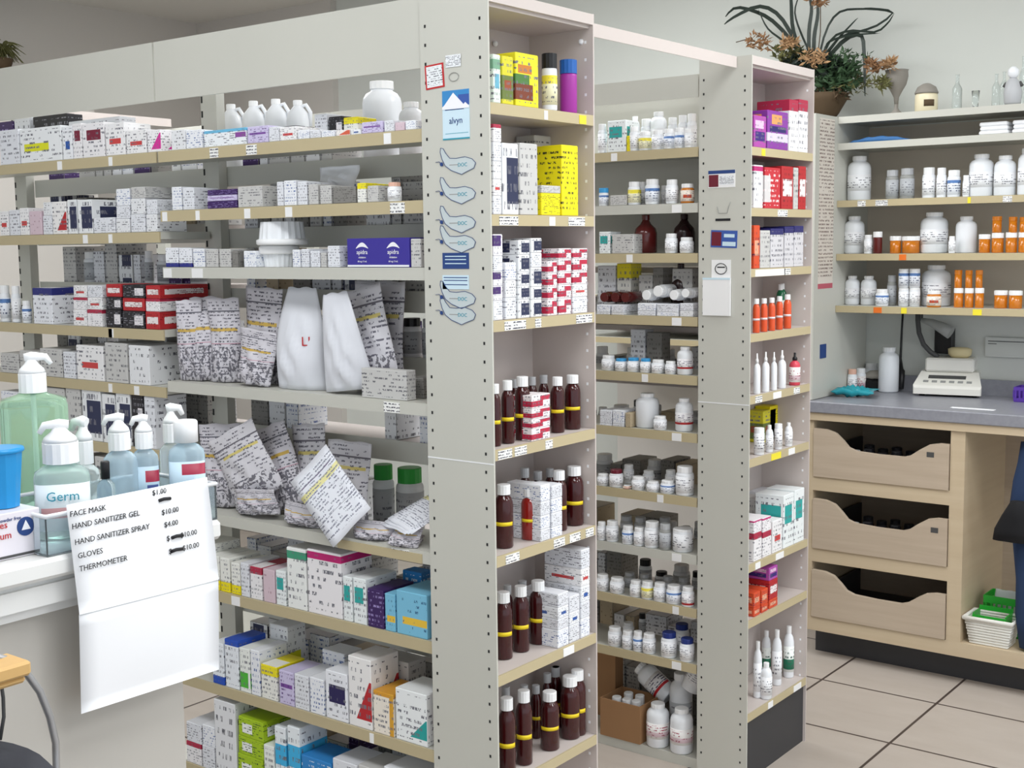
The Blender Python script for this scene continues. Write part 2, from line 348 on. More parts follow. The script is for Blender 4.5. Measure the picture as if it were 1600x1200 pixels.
R1T = {0: [(385, .035, 'tag_text'), (600, .02, 'tag_white'), (328, .03, 'tag_text')], 1: [(254, .018, 'tag_white'), (306, .014, 'tag_white'), (382, .02, 'tag_white'), (446, .022, 'tag_white'), (610, .04, 'tag_text')],
       2: [(256, .03, 'tag_white'), (300, .04, 'tag_white')], 3: [(600, .045, 'tag_text')], 4: [(612, .05, 'tag_text')], 5: [(362, .03, 'tag_white')], 6: [(578, .012, 'tag_white')], 7: [(400, .02, 'tag_white')]}
for i, z in enumerate(R1Z):
    shelf_board(run1, 'shelf', -2.566, XE-.002, Y1, Y1M-.01, z, railm='cream_steel' if i in (2, 3, 4) else 'tan_rail', tags=utags(R1T[i], Y1, z-.01))
    sh('R%d' % (i+1), 'U', Y1, z, "near run's %s shelf" % WORD[i])
bm = nb(); box(bm, solve(528, None, 'U', Y1, .85), solve(660, None, 'U', Y1, .85), Y1-.002, Y1, .838, .858); mk('price_rail', bm, 'tan_rail', run1)
L1Z = [1.734, 1.542, 1.302, 1.16, 1.0, .8]
for i, z in enumerate(L1Z):
    for a, b in ((-3.426, -2.574), (-4.286, -3.434)):
        shelf_board(run1, 'shelf', a, b, Y1, Y1M-.02 if i else Y1M-.01, z, tags=utags([(90+40*i, .02, 'tag_white'), (170, .015, 'tag_white')] if a > -3.5 else [], Y1, z-.01))
    sh('L%d' % (i+1), 'U', Y1, z, "near run's left bay, %s shelf" % WORD[i])
# rear side of the near run
RB = [(-2.55, XE-.01, [1.70, 1.545, 1.395, 1.245, 1.05,   .82, .60, .36, .13]), (-3.40, -2.6, [1.70, 1.56, 1.405, 1.2, 1.03, .85])]
for bi, (a, b, zs) in enumerate(RB):
    for i, z in enumerate(zs):
        s = mk('rear_shelf', box(nb(), a, b, Y1M+.02, Y1B, z-.016, z), 'pinkish_steel', run1)
        mk('rear_rail', box(nb(), a, b, Y1M+.015, Y1M+.019, z-.045, z+.004), 'cream_steel', s)
        sh('B%d%d' % (bi, i), 'U', Y1M+.02, z, "near run's rear %s shelf%s" % (WORD[i], ' left part' if bi else ''))
# far run
R2Z = [1.757, 1.607, 1.471, 1.296, 1.133, .972, .791, .627, .473, .311]
for i, z in enumerate(R2Z):
    shelf_board(run2, 'shelf', -2.566, XE-.002, Y2, Y2M-.01, z, railm='cream_steel' if i in (1, 7) else 'tan_rail',
                tags=utags([(1050, .03, 'tag_white')] if i % 2 else [(955+12*i, .02, 'tag_orange' if i == 7 else 'tag_white')], Y2, z-.01))
    sh('Q%d' % (i+1), 'U', Y2, z, "far run's %s shelf" % WORD[i])
    if i % 2 == 0: mk('rear_shelf', box(nb(), -2.55, XE-.01, Y2M+.015, Y2B, z-.06, z-.044), 'pinkish_steel', run2)
mk('centre_panel', box(nb(), -2.54, XE-.004, Y2M-.006, Y2M+.004, 1.45, 1.95), 'cream_steel', run2)
sh('Q11', 'U', Y2, .03, "far run's base deck")
# tie beams
for (xa, ya, yb, lab) in ((-1.60, 2.306, Y2-.004, 'pale steel tie beam joining the tops of the two end bays'), (-3.95, 2.31, Y2-.01, 'white tie beam across the aisle at the far left')):
    bm = nb(); box(bm, xa-.012, xa-.0035, ya, yb, 1.978, 1.984); box(bm, xa-.003, xa, ya, yb, 1.955, 1.984); tag(mk('tie_beam', bm, 'pinkish_steel'), lab, 'beam')

def end_bay(xf, y0, y1, zs, seam, lab, key, nm, kick, tags):
    b = empty('end_bay', (0, 0, 0)); tag(b, lab, 'shelving')
    xb = XE
    bm = nb(); perforated(bm, 'U', y0, xb+.002, xf, 0, 1.985, .004, seam, 1)
    mk('side_panel', bm, ['cream_steel', 'dark_hole', 'white_paper'], b)
    bm = nb(); box(bm, xb+.002, xf, y1-.004, y1, 0, 1.985)
    z = .2
    while z < 1.95: box(bm, xf-.022, xf-.017, y1-.0046, y1-.004, z, z+.006, 1); z += .0367
    mk('side_panel', bm, ['pinkish_steel', 'white_paper'], b)
    mk('back_panel', box(nb(), xb+.002, xb+.006, y0+.004, y1-.004, 0, 1.98), 'pinkish_steel', b)
    bm = nb(); box(bm, xb+.006, xf, y0+.004, y1-.004, 1.962, 1.984); box(bm, xb+.006, xf-.01, y0+.004, y1-.004, 1.955, 1.962); mk('top_panel', bm, 'pinkish_steel', b)
    for i, z in enumerate(zs):
        shelf_board(b, 'shelf', xb+.008, xf, y0+.0045, y1-.0045, z, face='+x', lip=.018, board='pinkish_steel', tags=vtags(tags.get(i, []), xf, z-.01))
        sh('%s%d' % (key, i+1), 'V', xf, z, "%s end bay's %s shelf" % (nm, WORD[i]))
    if kick: mk('kick_board', box(nb(), xb+.01, xf-.008, y0+.005, y1-.005, .0, kick), 'dark_base', b)
    return b
XF1, XF2 = -1.54, -1.557
C1Z = [1.773, 1.559, 1.352, 1.096, .880, .634, .398, .17]
eb1 = end_bay(XF1, 1.94, 2.303, C1Z, 1.068, 'tall cream end bay nearest the camera, perforated side panel with stickers', 'C', 'near', 0,
        {0: [(850, .012, 'tag_white'), (905, .025, 'tag_yellow')], 1: [(780, .06, 'tag_text'), (858, .02, 'tag_white'), (888, .06, 'tag_text')], 2: [(788, .07, 'tag_text'), (836, .02, 'tag_text'), (900, .06, 'tag_text')],
         3: [(778, .045, 'tag_text'), (804, .04, 'tag_text'), (852, .025, 'tag_text')], 4: [(790, .045, 'tag_text'), (865, .04, 'tag_text'), (890, .04, 'tag_text'), (915, .03, 'tag_text')], 5: [(880, .04, 'tag_white')]})
C2Z = [1.749, 1.589, 1.428, 1.254, 1.086, .914, .623, .466, .199]
eb2 = end_bay(XF2, 3.068, 3.455, C2Z, 1.063, 'cream end bay further back, dark kick board below, small stickers on its side', 'D', 'far', .172,
        {0: [(1190, .02, 'tag_yellow')], 1: [(1215, .06, 'tag_text')], 2: [(1180, .18, 'tag_white'), (1225, .04, 'tag_text')], 4: [(1180, .04, 'tag_text'), (1208, .05, 'tag_white'), (1240, .04, 'tag_text')],
         5: [(1205, .06, 'tag_yellow'), (1232, .04, 'tag_white')], 6: [(1212, .05, 'tag_white'), (1180, .03, 'tag_white')], 8: [(1200, .03, 'tag_white'), (1240, .05, 'tag_white')]})
for zz, yy in ((1.925, 2.13), (1.925, 2.17), (1.93, 2.287)):
    bm = nb(); bmesh.ops.create_uvsphere(bm, u_segments=10, v_segments=6, radius=.006); 
    mk('bolt', bm, 'white_paper', eb1, (XE+.012 if yy < 2.2 else XF1-.03, yy if yy < 2.2 else 2.298, zz))

# ------------------------------------------------------------------ stocked items
ITEMS = []     # (object, shelf key, description, kind, layer, level)
def reg(o, key, desc, kind, layer=0, level=0): ITEMS.append((o, key, desc, kind, layer, level)); return o
BOTMESH = {}
def cached(k, f):
    if k not in BOTMESH: BOTMESH[k] = f()
    return BOTMESH[k]
def mesh_of(name, bm, mats):
    me = bpy.data.meshes.new(name); bm.to_mesh(me); bm.free()
    for x in mats: me.materials.append(MATS[x] if isinstance(x, str) else x)
    return me
def carton(x, y, z, w_, d, h, style, rz=0, rx=0):
    """Folding carton: body with bevelled edges and a tuck-flap seam; origin at the middle of the base's front edge."""
    bm = nb(); b = min(.0012, w_*.06, h*.06)
    box(bm, -w_/2, w_/2, 0, d, 0, h-.0006, bev=b)
    box(bm, -w_/2+b, w_/2-b, b, d*.5, h-.0006, h)          # top flap
    o = mk('carton', bm, carton_mat(style), None, (x, y, z), (rx, 0, rz))
    return o
LABSTY = {}
def label_mat(k):
    if k == 'w': return printed('lab_w', 'f3f4f7', uax='x', lines=7, words=6, ink='74747e', dens=.5)
    if k == 'b': return printed('lab_b', 'eef2fa', ((.75, .95, 0, 1, '5a80b8'),), uax='x', lines=6, words=6, ink='3a4a70')
    if k == 'r': return printed('lab_r', 'f4f2f4', ((0, .18, 0, 1, 'd02a30'),), uax='x', lines=6, words=6, ink='55506a')
    if k == 'y': return printed('lab_y', 'f0ecc8', ((.7, .98, 0, 1, 'e8d840'),), uax='x', lines=6, words=6)
    if k == 'g': return printed('lab_g', 'f0f4f0', ((.1, .5, 0, 1, '1f7a5c'),), uax='x', lines=6, words=6, ink='506a60')
    if k == 'p': return printed('lab_p', 'f3f0ee', ((.15, .45, 0, 1, 'e8d0d8'),), uax='x', lines=6, words=6, ink='a03a50')
    if k == 'o': return printed('lab_o', 'f3e6d8', ((.3, .6, .2, .8, 'c04a2c'),), uax='x', lines=5, words=6)
    if k == 'gr': return printed('lab_gr', 'b9bcc0', uax='x', lines=7, words=6, ink='70707a')
def sleeve(r, z0, z1, arc=1.0, seg=16, o=0.0006):
    bm = nb(); a0 = -PI/2-PI*arc/2*1.0; ring = []
    for i in range(seg+1):
        a = a0 + PI*arc*i/seg
        ring.append([bm.verts.new(((r+q)*math.cos(a), (r+q)*math.sin(a), z)) for q, z in ((o, z0), (o, z1), (-.0003, z1), (-.0003, z0))])
    for A, B in zip(ring, ring[1:]):
        for k in range(4):
            f = bm.faces.new((A[k], B[k], B[(k+1) % 4], A[(k+1) % 4])); f.smooth = k == 0
    bm.faces.new(ring[0]); bm.faces.new(ring[-1][::-1])
    return bm
def ribbed(bm, r, z0, z1, n=28, mi=0):
    rings = []
    for z, s in ((z0, 1), (z1-.0015, 1), (z1, .93)):
        rings.append([bm.verts.new((r*s*(1 if i % 2 else .965)*math.cos(2*PI*i/n), r*s*(1 if i % 2 else .965)*math.sin(2*PI*i/n), z)) for i in range(n)])
    for a, b in zip(rings, rings[1:]):
        for i in range(n): bm.faces.new((a[i], a[(i+1) % n], b[(i+1) % n], b[i])).material_index = mi
    bm.faces.new(rings[0][::-1]); bm.faces.new(rings[-1]); return bm
KINDS = {
 # kind: (profile of the body as (r, z) fractions, cap radius, cap z0, label z0, z1, thing name, arc)
 'pill': ([(.93, 0), (1, .03), (1, .71), (.95, .755), (.82, .78), (.82, .80)], .88, .785, .10, .66, 'pill_bottle', 1.3),
 'wide': ([(.9, 0), (1, .03), (1, .72), (.95, .79), (.8, .845), (.58, .875), (.54, .90), (.54, .93)], .62, .90, .22, .58, 'stock_bottle', 1.1),
 'syrup': ([(.92, 0), (1, .02), (1, .66), (.96, .73), (.82, .79), (.58, .83), (.5, .86)], .74, .845, .36, .42, 'syrup_bottle', .7),
 'vial': ([(.9, 0), (.95, .02), (.95, .74)], 1.0, .74, .12, .6, 'amber_vial', 1.0),
 'tube': ([(.9, 0), (1, .02), (1, .9), (.96, .93)], 1.01, .9, .1, .8, 'tin', 1.4),
 'lotion': ([(.9, 0), (1, .02), (1, .70), (.8, .80), (.45, .86), (.4, .87)], .5, .86, .12, .62, 'lotion_bottle', 1.0),
 'nozzle': ([(.9, 0), (1, .02), (1, .62), (.8, .70), (.45, .74), (.4, .76)], .45, .76, .1, .56, 'spray_bottle', 1.0),
 'jug': ([(.9, 0), (1, .02), (1, .52), (.9, .64), (.5, .76), (.3, .86), (.28, .88)], .36, .86, .1, .4, 'brown_jug', .5),
 'jar': ([(.93, 0), (1, .03), (1, .70), (.95, .74)], 1.03, .74, .1, .62, 'jar', 1.2),
}
def bottle(kind, x, y, z, r, h, body='white_plastic', cap='cap_white', lab='w', rz=0, rot=None):
    prof, cr, cz, l0, l1, nm, arc = KINDS[kind]
    o = empty(nm, (x, y, z), rz, rot); rk = round(r, 4); hk = round(h, 3)
    k = (kind, rk, hk)
    mk('body', cached(k+('b', body), lambda: mesh_of('body', lathe(nb(), [(a*rk, b*hk) for a, b in prof], 20), [body])), None, o)
    def capm():
        if kind == 'nozzle':
            b_ = nb(); lathe(b_, [(cr*rk, cz*hk), (cr*rk, .84*hk), (cr*rk*.5, .88*hk), (cr*rk*.45, hk)], 12); return mesh_of('cap', b_, [cap])
        return mesh_of('cap', ribbed(nb(), cr*rk, cz*hk+.0002, hk), [cap])
    mk('cap', cached(k+('c', cap), capm), None, o)
    if lab:
        lm = 'label_yellow' if lab == 'Y' else label_mat(lab)
        mk('label', cached(k+('l', lab), lambda: mesh_of('label', sleeve(rk, l0*hk, l1*hk, arc), [lm])), None, o)
    return o
def face_cam(x, y): return math.atan2(-y, -x) + PI/2      # local -Y turned towards the aisle where one stands
CAPN = {'cap_white': '', 'cap_blue': 'blue-capped ', 'cap_light_blue': 'light-blue-capped ', 'cap_maroon': 'maroon-capped ', 'cap_green': 'green-capped ', 'cap_navy': 'navy-capped ', 'cap_peach': 'peach-capped ', 'cap_grey': 'grey-capped ', 'cap_black': 'black-capped ', 'cap_brown': 'brown-capped '}
BODN = {'purple_body': 'magenta', 'white_plastic': 'white', 'syrup_amber': 'dark amber', 'syrup_red': 'reddish amber', 'jug_brown': 'brown', 'jug_dark': 'dark brown', 'amber_vial': 'orange', 'orange_liquid': 'orange', 'green_liquid': 'dark green', 'pink_liquid': 'pink', 'clear_plastic': 'clear', 'frosted': 'frosted', 'grey_plastic': 'grey', 'cap_light_blue': 'light blue', 'cap_brown':'dark brown'}
KN = {'pill': 'pill bottle', 'wide': 'large stock bottle', 'syrup': 'syrup bottle', 'vial': 'vial', 'tube': 'tin', 'lotion': 'lotion bottle', 'nozzle': 'spray bottle', 'jug': 'jug', 'jar': 'jar'}
LABN = {'w': '', 'b': 'blue-striped ', 'r': 'red-based ', 'y': 'yellow-labelled ', 'g': 'green-labelled ', 'p': 'pink-labelled ', 'o': 'orange-labelled ', 'Y': '', None: '', 'gr': 'grey-labelled '}
def ceil_z(key, z):
    zs = [v[2] for k, v in SH.items() if k[0] == key[0] and k[0] in 'RLQCDWK' and v[2] > SH[key][2]+.01]
    return (min(zs)-.026) if zs else 9.0
def fit(key, a, half):
    if key[0] not in 'CD': return a
    lo, hi = (1.9455, 2.2985) if key[0] == 'C' else (3.0735, 3.4505)
    b = max(lo+half, min(hi-half, a))
    if abs(b-a) > .012: print('SHIFT', key, round(sx((XF1, a, 1.2))), round(b-a, 3))
    return b
def put_box(key, xl, xr, top, style, back=.004, d=.1, layer=0, level=0, base=None):
    pl, c, z, _ = SH[key]; z = z+.0005 if base is None else base
    cc = c + (back if pl == 'U' else -back)
    a0 = solve(xl, None, pl, cc, z)+.0006; a1 = solve(xr, None, pl, cc, z)-.0006; am = fit(key, (a0+a1)/2, abs(a1-a0)/2)
    h = min(solve(None, top, pl, cc, am), ceil_z(key, z)) - z; w_ = a1-a0
    if h < .006: print('FLAT', key, xl, top); h = .006
    if pl == 'U': o = carton(am, cc, z, w_, d, h, style)
    else: o = carton(cc, am, z, w_, d, h, style, rz=PI/2)
    reg(o, key, STY[style][0], 'carton', layer, level); return o, z+h
def put_bot(key, xl, xr, top, kind, body='white_plastic', cap='cap_white', lab='w', back=.004, layer=0, base=None, level=0):
    pl, c, z, _ = SH[key]; z = z+.0005 if base is None else base
    r = .02
    for _i in range(3):
        cc = c + ((back+r) if pl == 'U' else -(back+r)); a = solve((xl+xr)/2, None, pl, cc, z)
        x, y = (a, cc) if pl == 'U' else (cc, a)
        r = (xr-xl)/2*depth(x, y, z)/F_PX
    a = fit(key, a, r*1.04)
    if pl == 'V': y = a
    h = min(solve(None, top, pl, cc, a), ceil_z(key, z)) - z
    o = bottle(kind, x, y, z, r*(1.04 if kind == 'syrup' else 1.07 if key[0] == 'Q' and kind == 'pill' else .985), h, body, cap, lab, face_cam(x, y))
    reg(o, key, LABN[lab]+CAPN.get(cap, '')+BODN[body], KN[kind], layer, level); return o, z+h
def boxes(key, spec, **kw):
    for s in spec.split(';'):
        t = s.split()
        if len(t) == 4: put_box(key, float(t[0]), float(t[1]), float(t[2]), t[3], **kw)
def stack(key, xl, xr, ys, styles, **kw):
    """A pile of cartons: ys are the picture heights of each top, from the lowest up."""
    base = None; pl, c, z, _ = SH[key]
    for i, (t, s) in enumerate(zip(ys, styles)): o, top = put_box(key, xl, xr, t, s, base=base, level=i+1, **kw); base = top+.0004
BT = {'P': ('pill', 'white_plastic', 'cap_white', 'w'), 'Pb': ('pill', 'white_plastic', 'cap_white', 'b'), 'Pr': ('pill', 'white_plastic', 'cap_white', 'r'), 'Py': ('pill', 'white_plastic', 'cap_white', 'y'), 'Pp': ('pill', 'white_plastic', 'cap_white', 'p'),
      'PB': ('pill', 'white_plastic', 'cap_light_blue', 'w'), 'PN': ('pill', 'white_plastic', 'cap_navy', 'w'), 'PM': ('pill', 'white_plastic', 'cap_maroon', 'w'), 'PG': ('pill', 'frosted', 'cap_green', 'gr'), 'Pg': ('pill', 'grey_plastic', 'cap_grey', 'gr'), 'PK': ('pill', 'white_plastic', 'cap_peach', 'w'),
      'KY': ('jar', 'white_plastic', 'cap_black', 'y'), 'PU': ('jar', 'purple_body', 'cap_blue', None), 'W': ('wide', 'white_plastic', 'cap_white', 'w'), 'W0': ('wide', 'white_plastic', 'cap_white', None), 'Wr': ('wide', 'white_plastic', 'cap_white', 'r'), 'Wb': ('wide', 'white_plastic', 'cap_white', 'b'),
      'S': ('syrup', 'syrup_amber', 'cap_white', 'Y'), 'Sg': ('syrup', 'syrup_amber', 'cap_grey', 'Y'), 'Sr': ('syrup', 'syrup_red', 'cap_white', 'Y'), 'V': ('vial', 'amber_vial', 'cap_white', None), 'V0': ('vial', 'amber_vial', 'amber_vial', None),
      'A': ('pill', 'amber_vial', 'cap_white', 'o'), 'J': ('jug', 'jug_brown', 'jug_brown', None), 'JD': ('jug', 'jug_dark', 'jug_dark', None), 'O': ('syrup', 'orange_liquid', 'cap_white', 'p'), 'G': ('lotion', 'green_liquid', 'cap_white', 'g'),
      'N': ('nozzle', 'white_plastic', 'cap_white', None), 'Nr': ('nozzle', 'pink_liquid', 'cap_black', 'p'), 'L': ('lotion', 'white_plastic', 'cap_white', 'w'), 'Lg': ('lotion', 'white_plastic', 'cap_white', 'g'), 'T': ('tube', 'white_plastic', 'cap_white', 'w'), 'JB': ('jar', 'white_plastic', 'cap_light_blue', 'b'), 'JR': ('jar', 'cap_brown', 'cap_white', None)}
def bots(key, spec, **kw):
    for s in spec.split(';'):
        t = s.split()
        if len(t) == 4: k, b, c, l = BT[t[3]]; put_bot(key, float(t[0]), float(t[1]), float(t[2]), k, b, c, l, **kw)

exec_stock = []
# near run, top shelf
boxes('R1', '268 290 203 wt;291 316 203 wb;319 385 202 wlb;387 419 197 lav;420 436 198 w;437 463 198 wr;465 483 203 wb;484 501 203 w;502 523 204 wb;525 547 203 wor;548 564 202 wbl;565 598 190 lav;600 616 188 w;617 632 191 pk;633 650 188 wb', d=.07)
boxes('R1', '492 512 178 w;514 536 182 blk;537 560 183 wyt', back=.09, d=.06, layer=1)
boxes('R1', '437 463 197 blk;360 420 200 w', back=.085, d=.06, layer=1)
boxes('L1', '1 31 203 w;33 97 199 wy;99 114 197 wbl;115 129 193 wm;130 164 192 wm;166 196 192 wr;198 229 203 wr;231 252 203 wmag', d=.08)
boxes('L1', '2 24 190 pur;26 50 184 w;55 108 180 blk;110 190 186 w', back=.1, d=.05, layer=1)
# second shelf
boxes('R2', '269 284 292 wb;286 304 293 w;372 410 291 g;433 443 284 w;444 463 282 wb;465 480 284 w;482 497 288 g;500 518 290 g;520 556 292 dg;558 572 286 wyt;574 591 290 g', d=.075)
stack('R2', 324, 370, [314, 305, 296], ['pur', 'lav', 'pur'], d=.07)
bots('R2', '606 628 285 PK')
# third shelf
boxes('R3', '259 279 387 wnb;280 300 388 wnb;302 320 389 wb;322 341 389 g;343 361 389 g;363 372 392 dg;381 400 392 wb;457 469 390 wb;471 483 389 w;485 500 392 w;501 510 395 g;512 531 384 w;642 658 373 g', d=.08)
# left bay second and third shelves
boxes('L2', '1 14 330 wr;16 31 328 w;32 46 325 wr;47 66 330 pk', d=.09)
stack('L2', 68, 82, [337, 316], ['w', 'wt'], d=.09)
boxes('L2', '83 105 315 wrw;107 121 312 nw;123 145 312 nw;147 180 340 w', d=.1)
stack('L2', 182, 203, [342, 322, 295], ['wt', 'w', 'wb'], d=.09)
stack('L2', 205, 227, [335, 310, 292], ['w', 'wt', 'g'], d=.09)
stack('L2', 229, 246, [335, 312], ['wt', 'w'], d=.09)
bots('L3', '2 18 446 Pb;20 34 447 P;36 50 470 Pb')
boxes('L3', '53 83 450 wnt', d=.12)
stack('L3', 115, 136, [484, 465, 446], ['wr', 'wrt', 'wr'], d=.1)
stack('L3', 137, 160, [484, 465, 446], ['wrt', 'wr', 'w'], d=.1)
stack('L3', 166, 190, [484, 464, 444], ['blk', 'blk', 'rd'], d=.1)
stack('L3', 192, 226, [486, 466, 445], ['blk', 'rd', 'blk'], d=.1)
stack('L3', 228, 250, [487, 467, 446], ['rd', 'wrt', 'rd'], d=.15)
# shelves seen over the counter bottles
boxes('L4', '2 30 552 g;32 62 548 g;64 98 545 g;100 118 550 w;121 163 540 wr;166 200 536 g;203 235 540 wt', d=.12)
stack('L5', 2, 34, [655, 630, 612], ['g', 'w', 'wb'], d=.1)
boxes('L5', '106 128 600 g;131 160 606 nw;162 182 616 nw;184 206 612 nw;208 226 610 blk;228 244 620 w', d=.1)
boxes('L5', '36 70 600 g;72 104 606 g', d=.1)
boxes('L6', '10 40 720 g;60 100 715 dg;130 150 712 dg;152 200 716 g;202 246 720 dg', d=.1)
boxes('R4', '640 662 590 dg', back=.06, d=.08, layer=1)
# sixth, seventh and eighth shelves
boxes('R6', '328 344 868 wyb;345 360 872 wyb;362 376 880 wyb;377 390 880 w;392 410 886 wrt;412 430 890 pk;432 447 892 wtl;450 480 857 wgr;482 535 862 wpk;537 551 901 wtl;553 573 904 wtl;575 600 921 pur;602 618 928 lb;620 668 926 lb', d=.1)
stack('R6', 300, 326, [872, 850], ['wyb', 'wyb'], d=.1)
boxes('R6', '630 660 893 bl', back=.12, d=.04, layer=1)
boxes('R7', '333 351 1004 wbb;353 374 1000 wbt;376 392 1013 wgb;393 407 1016 wb;409 434 1040 wyt;437 460 1049 lav;461 483 1055 w;485 507 1060 wb;510 544 1050 wnv;546 582 1028 wrw;584 616 1082 or;619 668 1080 wtw', d=.09)
boxes('R7', '424 452 977 wy;505 540 1018 wb;590 640 1030 g', back=.1, d=.06, layer=1)
stack('R8', 292, 315, [1160, 1130], ['wrt', 'w'], d=.1)
stack('R8', 317, 336, [1166, 1134], ['w', 'wb'], d=.1)
boxes('R8', '338 371 1096 wt', d=.1)
stack('R8', 373, 412, [1182, 1154, 1124], ['lime', 'lime', 'lime'], d=.09)
boxes('R8', '414 430 1165 wgb;432 449 1136 wcy;452 471 1136 wcy;473 520 1186 bl;522 560 1190 w;562 600 1200 g;602 660 1206 wb', d=.09)

# near end bay (cartons and bottles face the aisle)
K = dict(d=.1)
boxes('C1', '771 783 85 gw;785 803 88 gy;806 842 84 yb', **K)
bots('C1', '847 871 84 KY;875 902 94 PU')
boxes('C2', '786 811 224 nw;813 841 224 g', **K)
stack('C2', 771, 784, [306, 280, 252, 222, 194], ['w', 'wr', 'wt', 'w', 'wrt'], **K)
stack('C2', 846, 876, [302, 290], ['yw', 'g'], **K)
boxes('C2', '878 904 227 yw', **K)
boxes('C2', '846 872 212 g', back=.112, d=.05, layer=1)
stack('C3', 771, 786, [470, 447, 424, 400, 366], ['w', 'pw', 'pw', 'w', 'pw'], d=.09)
stack('C3', 790, 807, [465, 438, 410], ['w', 'wt', 'wb'], d=.09)
stack('C3', 810, 828, [468, 446, 425, 398, 375], ['nw', 'nw', 'nw', 'nw', 'nw'], d=.09)
stack('C3', 830, 847, [468, 448, 418, 395, 372], ['nw', 'nw', 'nw', 'w', 'nw'], d=.09)
stack('C3', 856, 871, [468, 448, 427, 408], ['rw', 'rw', 'rw', 'rw'], d=.09)
stack('C3', 873, 893, [466, 445, 425, 405, 388], ['rw', 'rw', 'rw', 'rw', 'rw'], d=.09)
stack('C3', 895, 918, [464, 444, 424, 404, 388], ['w', 'wr', 'rw', 'rw', 'rw'], d=.09)
bots('C4', '766 783 600 S;784 804 594 S;805 829 588 S;861 882 589 S;883 907 586 S', back=.022)
bots('C4', '798 812 592 Sg;824 840 589 Sg;842 858 586 Sg', back=.085, layer=1)
stack('C4', 831, 860, [668, 653, 637, 616], ['rw', 'rw', 'rw', 'rw'], d=.05)
bots('C5', '774 802 757 S;815 843 763 Sr;862 886 735 S;888 916 728 S', back=.022)
bots('C5', '796 814 765 Sr;812 830 731 Sg;832 850 736 Sg;852 868 732 Sg', back=.085, layer=1)
stack('C5', 845, 860, [826, 805, 783, 757], ['w', 'wb', 'w', 'wb'], d=.09)
stack('C5', 862, 879, [822, 800, 778, 757], ['wb', 'w', 'wb', 'w'], d=.06)
bots('C6', '774 801 925 S;802 827 915 S;828 855 907 S', back=.045)
bots('C6', '786 802 914 Sg;808 826 907 Sg', back=.105, layer=1)
stack('C6', 872, 889, [982, 965, 947, 926], ['wb', 'w', 'wbl', 'w'], d=.1)
stack('C6', 890, 906, [975, 955, 930], ['w', 'wbl', 'w'], d=.1)
stack('C6', 908, 922, [965, 940, 915, 888, 858], ['wb', 'w', 'wbl', 'wr', 'w'], d=.1)
bots('C7', '766 780 1122 S;780 806 1090 S;807 832 1078 S;845 874 1080 S;876 906 1056 S;907 932 1046 S', back=.02)
bots('C7', '783 800 1073 Sg;812 828 1070 Sg;830 846 1070 Sg;848 864 1052 Sg;866 884 1042 Sg;886 902 1042 Sg', back=.09, layer=1)

# far run
boxes('Q1', '949 978 188 wtl;979 985 212 yw', d=.07)
bots('Q1', '935 948 194 P;984 998 198 P;999 1017 206 Py;1019 1036 204 P;1038 1053 202 Pb;1055 1069 200 Pb;1070 1084 201 P')
bots('Q1', '985 1000 182 W;1002 1018 186 P;1016 1042 175 W;1044 1058 184 P;1060 1074 180 P;1074 1088 178 P', back=.08, layer=1)
bots('Q2', '936 951 294 JB;982 1001 284 Py;1009 1030 280 Pb;1041 1059 281 P;1064 1084 287 A')
boxes('Q2', '953 979 305 g', d=.07)
bots('Q2', '999 1010 284 P;1033 1042 290 P', back=.07, layer=1)
boxes('Q3', '936 953 362 wtl;956 990 366 g', d=.06)
bots('Q3', '991 1027 332 J', back=.05)
bots('Q3', '1040 1058 365 P;1063 1083 371 P')
bots('Q3', '1052 1086 330 JD', back=.08, layer=1)
stack('Q4', 932, 953, [490, 476], ['w', 'wb'], d=.08)
stack('Q4', 955, 974, [490, 476], ['wt', 'w'], d=.08)
stack('Q4', 996, 1024, [486, 474], ['w', 'wb'], d=.08)
stack('Q4', 1026, 1060, [488, 475], ['wb', 'w'], d=.08)
stack('Q4', 1062, 1083, [486, 474], ['wt', 'w'], d=.08)
boxes('Q4', '934 962 415 w;964 986 412 wyt;998 1020 430 g;1020 1036 418 dg;1050 1082 420 g', back=.1, d=.06, layer=1)
bots('Q5', '941 961 555 P;962 980 560 PB;981 999 559 PB;1001 1017 560 PB;1019 1038 562 P;1040 1056 564 P;1058 1083 542 Wr')
boxes('Q5', '985 1008 515 w;1010 1034 520 dg', back=.11, d=.05, layer=1)
stack('Q6', 937, 956, [662, 641], ['wb', 'w'], d=.07)
stack('Q6', 957, 975, [662, 641], ['w', 'wb'], d=.07)
bots('Q6', '993 1030 614 W0;1055 1083 622 Wr', back=.01)
bots('Q6', '1022 1041 650 P', back=0.001)
boxes('Q6', '977 986 645 tan', d=.08)
bots('Q7', '934 951 740 P;953 973 733 PM;974 987 758 A;988 1007 744 P;1011 1030 752 P;1033 1054 750 Pb;1057 1083 728 P', back=.002)
bots('Q7', '975 990 726 P;1005 1022 735 P;1040 1056 734 P', back=.08, layer=1)
bots('Q8', '934 947 815 P;948 966 813 P;973 990 821 Pb;991 1007 824 P;1008 1030 814 P;1031 1048 818 Pg;1051 1083 825 T', back=.002)
bots('Q8', '970 988 806 Pg;992 1010 808 Pg;1030 1048 808 Pg', back=.08, layer=1)
bots('Q9', '933 951 897 P;954 975 902 P;985 1002 906 P;1003 1021 908 Py;1022 1040 910 P;1042 1064 914 Pb;1066 1084 916 Pr', back=.002)
bots('Q9', '976 992 894 Pg;1000 1016 896 Pg;1036 1052 900 Pg;1060 1078 902 Pg', back=.08, layer=1)
bots('Q10', '951 971 979 P;973 989 985 P;990 1004 986 Pb;1005 1024 989 P;1034 1057 987 PN;1063 1084 997 PN', back=.002)
bots('Q10', '1055 1076 974 PN;974 990 972 P', back=.08, layer=1)
